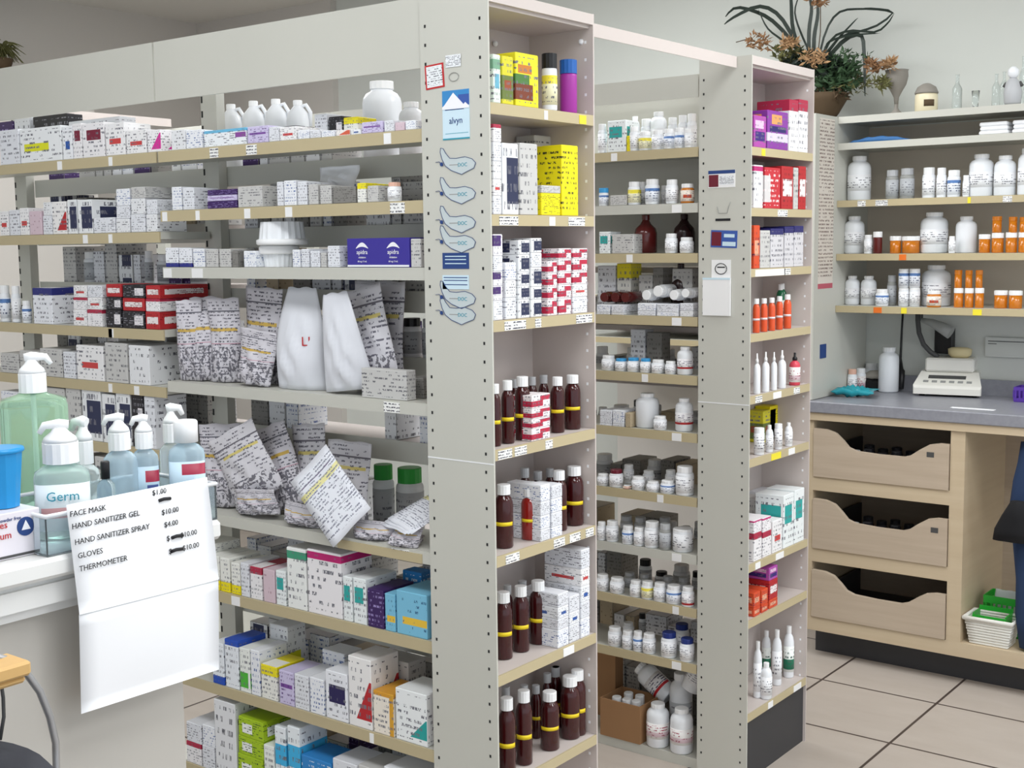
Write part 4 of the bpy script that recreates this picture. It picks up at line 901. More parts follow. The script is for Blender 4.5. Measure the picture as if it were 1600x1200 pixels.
for i, z in enumerate([1.942, 1.81, 1.635, 1.46, 1.298, 1.2, 1.13]):
    shelf_board(su, 'shelf', -2.9, XL-.014, 4.23, 4.498, z, lip=.018)
    sh('K%d' % (i+1), 'U', 4.23, z, "corner shelving's %s shelf" % WORD[i])
mk('divider', box(nb(), -2.35, -2.34, 4.235, 4.498, 0, 1.94), 'cream_steel', su)
boxes('K2', '1260 1274 190 g', d=.1)
bots('K3', '1264 1273 280 PM'); boxes('K5', '1262 1274 440 wlb', d=.1); bots('K7', '1263 1273 528 V')
# stock on the wall shelves
bots('W3', '1324 1360 244 W;1384 1404 266 Pg;1406 1428 263 Pg;1441 1461 262 P;1463 1478 262 P;1480 1500 266 Pb;1504 1514 274 P;1514 1551 241 W;1553 1586 243 W;1590 1616 232 W', back=.06)
bots('W4', '1319 1350 338 W;1438 1480 332 W;1493 1525 338 W0;1582 1583 399 P', back=.06)
bots('W4', '1350 1363 367 P;1364 1378 362 JR;1482 1492 369 P', back=.03)
bots('W4', '1390 1408 369 V;1409 1437 369 V;1529 1547 366 V;1549 1568 364 V;1571 1589 363 V;1591 1609 363 V', back=.04)
b4 = None
for i, (xl, xr, tp) in enumerate(((1550, 1565, 338), (1576, 1589, 339), (1593, 1606, 339))):
    z = WZ[3]+.0005; yc = YF+.06; x = solve((xl+xr)/2, None, 'U', yc, 1.5)
    zb = z+ (solve(None, 364, 'U', YF+.05, x)-z)+.001
    put_bot('W4', xl, xr, tp, 'vial', 'amber_vial', 'amber_vial', None, back=.04, base=zb, level=2)
bots('W5', '1320 1343 431 W;1345 1369 431 W;1386 1400 430 Pg;1440 1484 414 W', back=.07)
bots('W5', '1368 1388 452 Pb', back=.02)
for xl, xr in ((1404, 1420), (1421, 1437)):
    _, zt = put_bot('W5', xl, xr, 450, 'tube', lab='w', back=.04, level=1); put_bot('W5', xl, xr, 420, 'tube', lab='b', back=.04, base=zt+.0005, level=2)
bots('W5', '1448 1470 454 A', back=.003)
for i, (xl, xr) in enumerate(((1490, 1505), (1507, 1521), (1523, 1537))):
    _, zt = put_bot('W5', xl, xr, 450, 'vial', 'amber_vial', 'cap_white', None, back=.03, level=1); put_bot('W5', xl+1, xr-2, 422, 'vial', 'amber_vial', 'amber_vial', None, back=.03, base=zt+.0005, level=2)
bots('W5', '1553 1574 454 V;1576 1597 454 V', back=.03)
# blue packet and folded white cloths on the second shelf
x0, x1 = at(1330, YF+.06, 1.85), at(1436, YF+.06, 1.85)
bm = nb(); n = 14
T = [[bm.verts.new((x0+(x1-x0)*i/n, YF+.04+.12*j/3, WZ[1]+.001+(.019*math.sin(PI*min(1, (i/n)*1.1+.02))**.7+.002*math.sin(i*2.1+j)) * (1 if k else 0))) for i in range(n+1)] for k in (0, 1) for j in range(4)]
for k in (0, 1):
    for j in range(3):
        for i in range(n):
            q = (T[k*4+j][i], T[k*4+j][i+1], T[k*4+j+1][i+1], T[k*4+j+1][i]); bm.faces.new(q if k else q[::-1])
for i in range(n): bm.faces.new((T[0][i], T[0][i+1], T[4][i+1], T[4][i])); bm.faces.new((T[3][i+1], T[3][i], T[7][i], T[7][i+1]))
for j in range(3): bm.faces.new((T[j+1][0], T[j][0], T[4+j][0], T[5+j][0])); bm.faces.new((T[j][n], T[j+1][n], T[5+j][n], T[4+j][n]))
mat('blue_cloth', '3a6fa8', .6); tag(mk('folded_cloth', bm, 'blue_cloth', None, smooth=True), 'flat folded blue packet at the left end of the wall shelf under the top', 'packet')
for i, (xl, xr) in enumerate(((1529, 1575), (1581, 1622))):
    a, b = at(xl, YF+.03, 1.86), at(xr, YF+.03, 1.86)
    t = empty('folded_towel', ((a+b)/2, YF+.03, WZ[1]+.0005)); tag(t, ('left' if i == 0 else 'right')+' stack of folded white paper towels on the wall shelf', 'paper', 'folded paper towels')
    for k in range(3): mk('fold', box(nb(), -(b-a)/2+.003*(k % 2), (b-a)/2-.002*k, .002*k, .1, k*.0145+.0002, k*.0145+.014, bev=.004), 'white_paper', t)
# counter top
ct = empty('counter_top', (0, 0, 0)); tag(ct, 'speckled grey laminate counter top with backsplash under the wall shelves', 'counter')
bm = nb(); box(bm, XL-.01, XR, 4.185, 4.695, .895, .935, bev=.003); mk('slab', bm, 'laminate_grey', ct)
mk('edge_strip', box(nb(), XL-.01, XR, 4.192, 4.2, .868, .895), 'oak_pale', ct)
mk('backsplash', box(nb(), XL+.001, XR, 4.675, 4.695, .935, .992), 'laminate_grey', ct)
# drawer cabinet
dc = empty('drawer_cabinet', (0, 0, 0)); tag(dc, 'pale wooden cabinet under the counter with three scooped drawers and an open bay', 'cabinet')
bm = nb(); box(bm, XL-.005, XL+.012, 4.2, 4.66, .1, .868); mk('side_panel', bm, 'oak_pale', dc)
mk('side_panel', box(nb(), -1.391, -1.343, 4.2, 4.65, .1503, .868), 'oak_pale', dc)
mk('back_panel', box(nb(), XL+.012, XR, 4.65, 4.66, .1, .868), 'oak_front', dc)
mk('bottom_panel', box(nb(), XL+.012, XR, 4.2, 4.65, .1, .15), 'oak_pale', dc)
for z0, z1 in ((.614, .664), (.354, .403)): mk('rail', box(nb(), XL+.012, -1.391, 4.2, 4.65, z0, z1), 'oak_pale', dc)
mk('plinth', box(nb(), XL-.005, XR, 4.28, 4.6, 0, .1), 'dark_base', dc)
for di, (z0, z1) in enumerate(((.664, .868), (.403, .614), (.151, .354))):
    x0, x1 = XL+.014, -1.394; W_ = x1-x0; H_ = z1-.03-z0
    prof = [(0, 1), (.1, .99), (.17, .93), (.23, .78), (.27, .66), (.33, .60), (.5, .575), (.68, .575), (.73, .62), (.80, .76), (.86, .86), (.93, .9), (1, .9)]
    bm = nb(); fr = []
    for y in (4.195, 4.213):
        fr.append(([bm.verts.new((x0+W_*u, y, z0+.001)) for u, _ in prof], [bm.verts.new((x0+W_*u, y, z0+H_*v)) for u, v in prof]))
    (a, b), (c, d) = fr
    for i in range(len(prof)-1):
        bm.faces.new((a[i], a[i+1], b[i+1], b[i])); bm.faces.new((c[i+1], c[i], d[i], d[i+1])); bm.faces.new((b[i], b[i+1], d[i+1], d[i])); bm.faces.new((a[i+1], a[i], c[i], c[i+1]))
    bm.faces.new((a[0], b[0], d[0], c[0])); bm.faces.new((a[-1], c[-1], d[-1], b[-1]))
    dr = mk('drawer', bm, 'oak_front', dc)
    bm = nb(); box(bm, x0+.01, x1-.01, 4.215, 4.6, z0+.006, z0+.012); box(bm, x0+.01, x0+.02, 4.215, 4.6, z0+.012, z0+H_*.55); box(bm, x1-.02, x1-.01, 4.215, 4.6, z0+.012, z0+H_*.55); mk('drawer_box', bm, 'dark_base', dr)
    if di < 2: mk('drawer_stamp', box(nb(), x1-.075+.02*di, x1-.05+.02*di, 4.1945, 4.195, z0+H_*.62, z0+H_*.72), 'dark_grey', dr)
    n = [6, 6, 0][di]
    for i in range(n):
        for j in range(2):
            b = bottle('pill', x0+.13+i*.05+.02*j, 4.26+.08*j, z0+.0125, .02, .085+.01*((i+j) % 2), 'jug_dark' if (i*2+j) % 7 else 'grey_plastic', 'cap_black' if (i*3+j) % 8 else 'cap_white', None)
            tag(b, '%s bottle in the %s row of the %s drawer' % (['first', 'second', 'third', 'fourth', 'fifth', 'last'][i], ['front', 'rear'][j], ['top', 'middle'][di]), 'bottle', 'bottles in the drawers')
# things in the open bay
bx = at(1550, 4.26, .15)
wb = empty('wicker_basket', (bx, 4.26, .1505)); tag(wb, 'small white woven basket in the open bay under the counter', 'basket')
bm = nb()
for k in range(9):
    z = .004+k*.0095; s = .052+.012*k/8
    pts = [(s*1.15*a+.0015*((k+i) % 2), .8*s*b, z) for i, (a, b) in enumerate([(-1, -1), (-.6, -1), (-.2, -1), (.2, -1), (.6, -1), (1, -1), (1, -.5), (1, 0), (1, .5), (1, 1), (.5, 1), (0, 1), (-.5, 1), (-1, 1), (-1, .5), (-1, 0), (-1, -.5), (-1, -1)])]
    tube(bm, pts, .0052, 5)
box(bm, -.058, .058, -.04, .04, 0, .006); mk('weave', bm, 'wicker_white', wb)
mk('rim', tube(nb(), [(-.078, -.055, .088), (.078, -.055, .088), (.078, .055, .088), (-.078, .055, .088), (-.078, -.055, .088)], .008, 6), 'wicker_white', wb)
gb = empty('green_basket', (bx+.012, 4.40, .1505)); tag(gb, 'green slotted plastic basket behind the white woven one', 'basket')
bm = nb(); box(bm, -.07, .07, -.05, .05, 0, .004)
for sx_, sy_, lx, ly in ((0, -.05, .14, .004), (0, .05, .14, .004), (-.07, 0, .004, .1), (.07, 0, .004, .1)):
    box(bm, sx_-lx/2, sx_+lx/2, sy_-ly/2, sy_+ly/2, .004, .06); box(bm, sx_-lx/2, sx_+lx/2, sy_-ly/2, sy_+ly/2, .11, .135)
    for i in range(8):
        q = (i+.5)/8-.5; box(bm, sx_+q*lx-.002-(.002 if lx > .1 else 0), sx_+q*lx+.002, sy_+q*ly-.002, sy_+q*ly+.002, .06, .11)
mk('body', bm, 'green_plastic', gb)
gg = empty('green_basket', (bx-.005, 4.275, .16)); tag(gg, 'green tray resting inside the white woven basket', 'basket')
bm = nb(); box(bm, -.05, .05, -.035, .04, 0, .004); box(bm, -.055, .055, -.04, -.036, 0, .085); box(bm, -.055, .055, .036, .04, 0, .1); box(bm, -.055, -.051, -.036, .036, 0, .09); box(bm, .051, .055, -.036, .036, 0, .09); mk('body', bm, 'green_plastic', gg)
gw = mk('wrapped_bottle', pouch(.09, .06, .05, 77), 'frosted', None, (bx+.012, 4.40, .16), (0, 0, 0), True); gw.location.z = .156; gw.scale = (1, 1, 2.4); tag(gw, 'crumpled clear plastic wrap rising out of the green basket', 'wrap')
# denim garment and black bag hanging at the right edge
def drape(prof, y0, dth, m, name, lab, cat):
    bm = nb(); R = []
    for (z, xl, xr) in prof:
        ring = []
        for i in range(16):
            a = 2*PI*i/16; ring.append(bm.verts.new(((xl+xr)/2+(xr-xl)/2*math.cos(a)*(1+.06*math.sin(3*a+z*20)), y0+dth*math.sin(a)*(1+.15*math.sin(5*a+z*15)), z)))
        R.append(ring)
    for a, b in zip(R, R[1:]):
        for i in range(16): bm.faces.new((a[i], b[i], b[(i+1) % 16], a[(i+1) % 16]))
    bm.faces.new(R[0]); bm.faces.new(R[-1][::-1])
    bmesh.ops.recalc_face_normals(bm, faces=bm.faces)
    return tag(mk(name, bm, m, None, smooth=True), lab, cat)
def zx(px, py, Y):
    d = rv*(px-800)/F_PX - uv*(py-600)/F_PX + fv; t = Y/d.y; return d.x*t, CAM_H+d.z*t
YD = 4.24
P_ = [(1598, 690), (1590, 722), (1580, 750), (1577, 790), (1583, 830), (1585, 900), (1588, 960), (1594, 1010)]
pr = []
for px, py in P_: x, z = zx(px, py, YD); pr.append((z, x, x+.16 if py > 760 else x+.2))
mk_d = drape(pr, YD, .035, 'denim', 'denim_garment', 'dark blue denim garment hanging down at the right edge by the open bay', 'clothing')
pr = []
for px, py, w_ in ((1580, 782, .05), (1566, 805, .09), (1556, 825, .115), (1553, 842, .12), (1560, 838, .08)): x, z = zx(px, py, YD-.05); pr.append((z, x, x+w_))
pr = sorted(pr[:4], reverse=True); drape(pr, YD-.055, .018, 'black_cloth', 'cloth_bag', 'black cloth pouch hanging in front of the denim garment', 'bag')

# things on the counter
CZ = .9355
def P(px, py): v = onz(px, py, CZ); return v
sc = P(1473, 618); s = empty('scale', (sc.x+.01, sc.y+.05, CZ), .18); tag(s, 'white electronic counting scale with grey display on the counter', 'scale')
bm = nb(); vs = []
for (x0_, x1_, y, zb, zt) in ((-.115, .115, -.09, .008, .03), (-.118, .118, -.085, .008, .04), (-.1, .1, -.02, .008, .085), (-.1, .1, .11, .008, .085)):
    vs.append([bm.verts.new(p) for p in ((x0_, y, zb), (x1_, y, zb), (x1_, y, zt), (x0_, y, zt))])
for a, b in zip(vs, vs[1:]):
    for i in range(4): bm.faces.new((a[i], a[(i+1) % 4], b[(i+1) % 4], b[i]))
bm.faces.new(vs[0][::-1]); bm.faces.new(vs[-1]); bmesh.ops.recalc_face_normals(bm, faces=bm.faces); mk('body', bm, 'white_scale', s)
ang = math.atan2(.045, .065)
def slope(u0, u1, v0, v1, m, nm):     # a plate on the sloping front, u along x, v up the slope
    bm = nb(); c0 = Vector((0, -.085, .0405)); up = Vector((0, .065, .045)).normalized(); nn = Vector((0, -up.z, up.y))
    q = [c0+Vector((u, 0, 0))+up*v+nn*.0015 for u, v in ((u0, v0), (u1, v0), (u1, v1), (u0, v1))]; q2 = [p-nn*.002 for p in q]
    a = [bm.verts.new(p) for p in q]; b = [bm.verts.new(p) for p in q2]; bm.faces.new(a); bm.faces.new(b[::-1])
    for i in range(4): bm.faces.new((a[i], b[i], b[(i+1) % 4], a[(i+1) % 4]))
    return mk(nm, bm, m, s)
slope(-.07, .06, .038, .055, 'dark_grey', 'display')
for i in range(6): slope(-.085+.03*i, -.067+.03*i, .016, .026, 'grey_plastic', 'key')
bm = nb(); box(bm, -.085, .085, -.035, .1, .0855, .135, bev=.006); mk('weighing_box', bm, 'frosted' if False else 'white_scale', s)
for q in ((-.09, -.06), (.09, -.06), (-.09, .09), (.09, .09)): mk('foot', lathe(nb(), [(.01, 0), (.01, .008)], 10), 'black_plastic', s, (q[0], q[1], 0))
bm = nb(); lathe(bm, [(.03, 0), (.042, .01), (.044, .03), (.03, .036), (.0, .037)], 12, sxy=(1, .7)); f_ = mk('foam_pad', bm, 'beige_foam', None, (sc.x+.035, sc.y+.07, CZ+.1355)); tag(f_, 'crinkled beige foam pad resting on top of the scale', 'pad')
kp = P(1388, 612); k = bottle('wide', kp.x, kp.y, CZ, .037, .168, lab=None); tag(k, 'tall plain white plastic bottle standing on the counter left of the scale', 'bottle')
for (px, py, w_, tp, cap, lab, nm) in ((1360, 606, 20, 575, 'cap_white', 'w', 'medium white bottle directly left of the tall plain bottle on the counter'), (1341, 609, 15, 583, 'cap_white', 'p', 'small white bottle above the teal wrap on the counter'), (1309, 611, 14, 583, 'cap_peach', 'w', 'small dark-ringed bottle at the counter left end')):
    v = P(px, py); r = w_/2*depth(v.x, v.y, CZ)/F_PX; v.x = max(v.x, XL+r+.003); o = bottle('pill', v.x, v.y, CZ, r, (py-tp+8)*depth(v.x, v.y, CZ)/F_PX, cap=cap, lab=lab); tag(o, nm, 'bottle')
v = P(1338, 620); o = mk('teal_wrap', pouch(.15, .1, .028, 41, crumple=.006), 'teal_film', None, (v.x+.0, v.y-.04, CZ+.016), (-1.45, 0, .15), True); tag(o, 'crumpled shiny teal plastic wrap at the front of the counter', 'wrap')
v = P(1333, 598)
bm = nb(); box(bm, -.06, .05, -.03, .03, 0, .045, bev=.012); o = mk('dark_box', bm, 'black_plastic', None, (-1.822, 4.632, CZ), (0, 0, .1)); tag(o, 'black case lying in the counter corner behind the small bottles', 'case')
bm = nb(); bmesh.ops.create_icosphere(bm, subdivisions=2, radius=1)
for vv in bm.verts: vv.co = Vector((vv.co.x*.055, vv.co.y*.03, max(0, vv.co.z)*.03 + .003*math.sin(vv.co.x*9)))
o = mk('grey_cloth', bm, 'terracotta_grey', None, (-1.822, 4.632, CZ+.0455), (0, 0, .2), True); tag(o, 'crumpled grey cloth heaped on the black case', 'cloth')
# paper strip, purple basket
v = P(1530, 640); bm = nb(); box(bm, -.075, .06, -.014, .014, 0, .0015); box(bm, -.085, -.05, -.004, .02, 0, .001); o = mk('paper_strip', bm, 'white_paper', None, (v.x-.01, v.y, CZ+.0004), (0, 0, .02)); tag(o, 'long white paper strip lying along the counter front', 'paper')
v = P(1605, 628); o = empty('purple_basket', (v.x+.02, v.y+.02, CZ)); tag(o, 'small purple slotted plastic basket at the right edge of the counter', 'basket')
bm = nb(); box(bm, -.06, .06, -.04, .04, 0, .004)
for sx_, sy_, lx, ly in ((0, -.04, .12, .003), (0, .04, .12, .003), (-.06, 0, .003, .08), (.06, 0, .003, .08)):
    box(bm, sx_-lx/2, sx_+lx/2, sy_-ly/2, sy_+ly/2, .004, .014); box(bm, sx_-lx/2, sx_+lx/2, sy_-ly/2, sy_+ly/2, .04, .052)
    for i in range(9): q = (i+.5)/9-.5; box(bm, sx_+q*lx-.003, sx_+q*lx+.003, sy_+q*ly-.0015, sy_+q*ly+.0015, .014, .04)
mk('body', bm, 'purple_plastic', o)
# black cord, lamp, wall box, notice
c0 = zx(1410, 495, 4.66); c1 = zx(1407, 560, 4.66); c2 = zx(1409, 612, 4.6)
bm = nb(); tube(bm, [(c0[0], 4.665, 1.24), (c0[0]-.003, 4.665, c0[1]-.05), (c1[0], 4.66, c1[1]), (c1[0]+.004, 4.655, c1[1]-.04), (c1[0]+.012, 4.645, 1.01), (c1[0]+.02, 4.62, CZ+.012)], [.004, .004, .005, .01, .012, .01], 8)
tag(mk('black_cord', bm, 'black_plastic'), 'black power cord hanging down the wall behind the tall white bottle', 'cord')
x, z = zx(1480, 545, 4.68); x0_, _ = zx(1463, 545, 4.68); x1_, _ = zx(1491, 545, 4.68); z0_ = zx(1477, 552, 4.68)[1]; z1_ = zx(1477, 512, 4.68)[1]
tag(mk('adapter_box', box(nb(), x0_, x1_, 4.655, 4.689, z0_, z1_, bev=.003), 'black_plastic'), 'black box mounted on the wall above the scale', 'box')
lp = empty('desk_lamp', (0, 0, 0)); tag(lp, 'grey gooseneck task lamp under the lowest wall shelf, head tilted down', 'lamp')
pts = []
for px, py, Y in ((1434, 500, 4.62), (1436, 520, 4.62), (1443, 538, 4.62), (1454, 550, 4.62), (1466, 558, 4.62)): x, z = zx(px, py, Y); pts.append((x, Y, z))
pts = [(pts[0][0], 4.62, 1.243)] + pts
mk('gooseneck', tube(nb(), pts, .009, 10), 'dark_grey', lp)
pts = []
for px, py in ((1440, 500), (1455, 504), (1470, 511), (1486, 520), (1499, 516)): x, z = zx(px, py, 4.56); pts.append((x, 4.56, z))
mk('lamp_head', tube(nb(), [pts[0], pts[1], pts[2], pts[3]], [.008, .014, .02, .024], 12), 'grey_plastic', lp)
mk('lamp_neck', tube(nb(), [(pts[0][0], 4.56, 1.244), pts[0], pts[1]], .006, 8), 'dark_grey', lp)
x, z = zx(1575, 541, 4.69); nt = empty('wall_notice', (x, 4.6895, z)); tag(nt, 'pale wall notice with two dark lines of writing right of the lamp', 'notice')
mk('backing', box(nb(), -.08, .12, -.0006, 0, -.04, .03), 'wall_cream', nt); mk('writing', box(nb(), -.07, .11, -.001, -.0006, .015, .018), 'dark_grey', nt); mk('writing', box(nb(), -.07, -.04, -.001, -.0006, .006, .0085), 'dark_grey', nt)

# things on top of the wall unit
TZ = WZ[0]+.0005
def onT(px, dy): return at(px, YF+dy, TZ)
def pxm(px, x, y): return px*depth(x, y, TZ)/F_PX
x = onT(1400, .07); m1 = pxm(1, x, YF+.07)
u_ = empty('urn', (x, YF+.07, TZ)); tag(u_, 'grey goblet-shaped urn on top of the wall unit', 'urn')
mk('body', lathe(nb(), [(3*m1, 16*m1), (4*m1, 26*m1), (9*m1, 36*m1), (15*m1, 46*m1), (17.5*m1, 58*m1), (17*m1, 66*m1), (18*m1, 68*m1), (16*m1, 68*m1), (13*m1, 60*m1), (0.5*m1, 54*m1)], 24), 'terracotta_grey', u_)
mk('foot', lathe(nb(), [(9*m1, 0), (9*m1, 3*m1), (5*m1, 6*m1), (3*m1, 10*m1), (3*m1, 16*m1)], 20), 'terracotta_grey', u_)
x = onT(1447, .07); u_ = empty('canister', (x, YF+.07, TZ)); tag(u_, 'cream ceramic canister with a small dark motif and rounded lid', 'canister')
mk('body', lathe(nb(), [(14*m1, 0), (17*m1, 2*m1), (17*m1, 24*m1), (16*m1, 28*m1)], 24), 'ceramic_cream', u_)
mk('lid', lathe(nb(), [(17.5*m1, 28*m1), (17.5*m1, 30*m1), (14*m1, 38*m1), (6*m1, 43*m1), (2*m1, 44*m1)], 24), 'terracotta_grey', u_)
mk('motif', sleeve(17*m1, 8*m1, 18*m1, .3), 'basket_brown', u_, rot=(0, 0, .6))
for (px, r, h, nm) in ((1495, 7, 52, 'tall clear glass bottle right of the cream canister'), (1524, 6, 26, 'short clear glass beside the tall glass bottle'), (1556, 6, 48, 'pair-standing clear glass cylinder left of the grey figure'), (1568, 6, 50, 'clear glass cylinder touching the grey figure'), (1597, 5, 70, 'tallest clear glass bottle at the right edge')):
    x = onT(px, .06); o = empty('glass_bottle', (x, YF+.06, TZ)); tag(o, nm, 'glass', 'glassware on the wall unit')
    if h > 40: pf = [(r*.9, 0), (r, 2), (r, h*.6), (r*.5, h*.72), (r*.35, h*.78), (r*.35, h-2), (r*.45, h)]
    else: pf = [(r*.6, 0), (r, h)]
    mk('body', lathe(nb(), [(a*m1, b*m1) for a, b in pf], 18), 'glass', o)
x = onT(1582, .03); o = empty('figurine', (x, YF+.03, TZ)); tag(o, 'small grey round-bodied figure with glassy head among the glassware', 'figurine')
mk('body', lathe(nb(), [(10*m1, 0), (12*m1, 3*m1), (13*m1, 18*m1), (10*m1, 32*m1), (5*m1, 38*m1)], 18), 'cap_grey', o); mk('head', lathe(nb(), [(4*m1, 38*m1), (8*m1, 43*m1), (8*m1, 50*m1), (3*m1, 55*m1)], 14), 'white_plastic', o)
bm = nb(); tube(bm, [(-13*m1, 0, 26*m1), (-9*m1, 0, 32*m1)], 3*m1, 6); tube(bm, [(13*m1, 0, 26*m1), (9*m1, 0, 32*m1)], 3*m1, 6); mk('arms', bm, 'dark_grey', o)
# dried flower arrangement: foliage built as true blades and leaves around a low basket
pxc = 1286; x = at(pxc, YF+.1, TZ); fa = empty('flower_arrangement', (x, YF+.1, TZ)); tag(fa, 'large dried flower arrangement in a brown basket on the wall unit', 'flower arrangement')
m1 = pxm(1, x, YF+.1)
bm = nb(); lathe(bm, [(16*m1, 0), (24*m1, 10*m1), (36*m1, 30*m1), (38*m1, 40*m1), (35*m1, 41*m1), (5*m1, 34*m1)], 20); mk('basket', bm, 'basket_brown', fa)
def blade(bm, pts, wd, seed=0):
    pts = [Vector(p) for p in pts]; n = 12; L = []
    def B(t):
        k = t*(len(pts)-1); i = min(int(k), len(pts)-2); f = k-i
        p0 = pts[max(i-1, 0)]; p1 = pts[i]; p2 = pts[i+1]; p3 = pts[min(i+2, len(pts)-1)]
        return .5*((2*p1)+(-p0+p2)*f+(2*p0-5*p1+4*p2-p3)*f*f+(-p0+3*p1-3*p2+p3)*f**3)
    for i in range(n+1):
        t = i/n; p = B(t); q = (B(min(1, t+.02))-B(max(0, t-.02))).normalized(); s = q.cross(Vector((0, 1, .25))).normalized()*wd*(1-t)**.5*(.6+.4*t)+q*0
        L.append((bm.verts.new(p+s), bm.verts.new(p+Vector((0, wd*.6, 0))), bm.verts.new(p-s)))
    for a, b in zip(L, L[1:]):
        for k in range(3): bm.faces.new((a[k], a[(k+1) % 3], b[(k+1) % 3], b[k]))
def rel(px, py, dy=0):
    d = rv*(px-800)/F_PX - uv*(py-600)/F_PX + fv; t = (YF+.1+dy)/d.y
    return (d.x*t-fa.location.x, dy, CAM_H+d.z*t-fa.location.z)
FD = [0]
bl = [[(1268, 120), (1240, 60), (1215, 22), (1185, 10), (1150, 25), (1131, 38)], [(1268, 118), (1245, 75), (1210, 35), (1180, 18), (1150, 12), (1133, 26)], [(1262, 110), (1240, 50), (1236, 0), (1232, -30)],
      [(1264, 110), (1264, 50), (1268, 10), (1258, -20)], [(1272, 110), (1272, 60), (1278, 20), (1275, -20)], [(1280, 100), (1300, 60), (1330, 48), (1368, 50), (1388, 35), (1396, 22)],
      [(1280, 105), (1310, 60), (1340, 50), (1370, 40), (1395, 20), (1375, 14), (1350, 12)], [(1285, 90), (1310, 60), (1340, 28)], [(1285, 100), (1320, 62), (1345, 55), (1350, 80), (1351, 110), (1351, 150)],
      [(1275, 110), (1290, 50), (1310, 20), (1340, 14), (1380, 16), (1398, 22)], [(1290, 80), (1296, 65), (1330, 55), (1375, 52)], [(1262, 115), (1230, 70), (1200, 45), (1185, 15)], [(1275, 100), (1255, 60), (1242, 20), (1250, -10)]]
bm = nb()
for i, b in enumerate(bl): dy = .05*math.sin(i*2.3); blade(bm, [rel(p[0], p[1], dy*j/3) for j, p in enumerate(b)], (5.5 if i in (0, 1, 2, 3, 4, 8) else 3.0)*m1)
mk('long_leaves', bm, 'leaf_dark', fa)
rn = random.Random(3)
def leafcloud(cx, cy, rx, ry, n, sz, m, nm, sd):
    rn = random.Random(sd); bm = nb()
    for _ in range(n):
        a = rn.uniform(0, 2*PI); rr = math.sqrt(rn.random()); dy = rn.uniform(-.06, .06) if nm != 'flower' else rn.uniform(-.11, -.07)
        p = Vector(rel(cx+rx*rr*math.cos(a), cy+ry*rr*math.sin(a), dy)); p.z = max(p.z, .004)
        d1 = Vector((rn.uniform(-1, 1), rn.uniform(-1, 1), rn.uniform(-.6, 1))).normalized(); d2 = d1.orthogonal().normalized(); d2.rotate(Matrix.Rotation(rn.uniform(0, 6), 3, d1)); s = sz*m1*rn.uniform(.6, 1.3)
        q = [p, p+d1*s+d2*s*.35, p+d1*s*2, p+d1*s-d2*s*.35, p+d1*s+d1.cross(d2)*s*.15]
        for w__ in q: w__.z = max(w__.z, .003)
        v = [bm.verts.new(w__) for w__ in q]; bm.faces.new((v[0], v[1], v[4])); bm.faces.new((v[1], v[2], v[4])); bm.faces.new((v[2], v[3], v[4])); bm.faces.new((v[3], v[0], v[4]))
    return mk(nm, bm, m, fa)
leafcloud(1308, 118, 32, 26, 520, 9, 'leaf_green', 'foliage', 1); leafcloud(1270, 105, 48, 16, 460, 8, 'leaf_dark', 'foliage', 2); leafcloud(1232, 84, 22, 16, 160, 7, 'leaf_olive', 'foliage', 3)
leafcloud(1335, 132, 34, 12, 90, 6, 'leaf_olive', 'foliage', 4); leafcloud(1330, 90, 30, 14, 90, 5, 'leaf_green', 'foliage', 9); leafcloud(1300, 148, 26, 10, 160, 6, 'basket_brown', 'dry_stems', 11)
for i, (cx, cy, r, mm) in enumerate(((1272, 90, 18, 'petal_orange'), (1185, 66, 18, 'petal_rust'), (1232, 68, 12, 'petal_orange'), (1280, 0, 14, 'petal_rust'), (1365, 104, 10, 'petal_rust'), (1390, 100, 6, 'petal_orange'), (1378, 130, 12, 'leaf_olive'))):
    leafcloud(cx, cy, r, r*.7, 90, 6, mm, 'flower', 20+i)
bm = nb(); 
for b in ([(1272, 120), (1230, 85), (1200, 70), (1165, 62), (1150, 66)], [(1300, 110), (1340, 120), (1365, 108), (1388, 96)], [(1300, 120), (1350, 130), (1382, 132)], [(1274, 120), (1282, 50), (1282, 0)]): tube(bm, [rel(*p) for p in b], m1*.8, 5)
mk('stems', bm, 'basket_brown', fa)
# far left plant on a tall cabinet against the far wall
fc = empty('tall_cabinet', (-5.5, 3.35, 0)); tag(fc, 'tall taupe cabinet against the far wall, mostly hidden by the header boards', 'cabinet')
mk('body', box(nb(), -.22, .22, -.5, .3, .05, 2.3, bev=.004), 'wall_taupe', fc); mk('door', box(nb(), .22, .235, -.49, -.105, .07, 2.28, bev=.003), 'wall_taupe', fc); mk('door', box(nb(), .22, .235, -.095, .29, .07, 2.28, bev=.003), 'wall_taupe', fc); mk('plinth', box(nb(), -.2, .2, -.48, .28, 0, .05), 'dark_base', fc)
fp = empty('potted_foliage', (-5.45, 3.26, 2.3005)); tag(fp, 'olive foliage on the tall far cabinet at the upper left edge', 'plant')
mk('pot', lathe(nb(), [(.05, 0), (.07, .05), (.075, .07), (.03, .072)], 16), 'basket_brown', fp)
bm = nb(); rn = random.Random(8)
for _ in range(170):
    a = rn.uniform(0, 2*PI); L = rn.uniform(.04, .13); p = Vector((math.cos(a)*.02, math.sin(a)*.02, .07)); e = Vector((math.cos(a)*L*1.1, math.sin(a)*L, (.07+rn.uniform(-.02, .07)))); mid = (p+e)/2+Vector((0, 0, .04)); blade(bm, [p, mid, e], .006)
mk('leaves', bm, 'leaf_olive', fp)

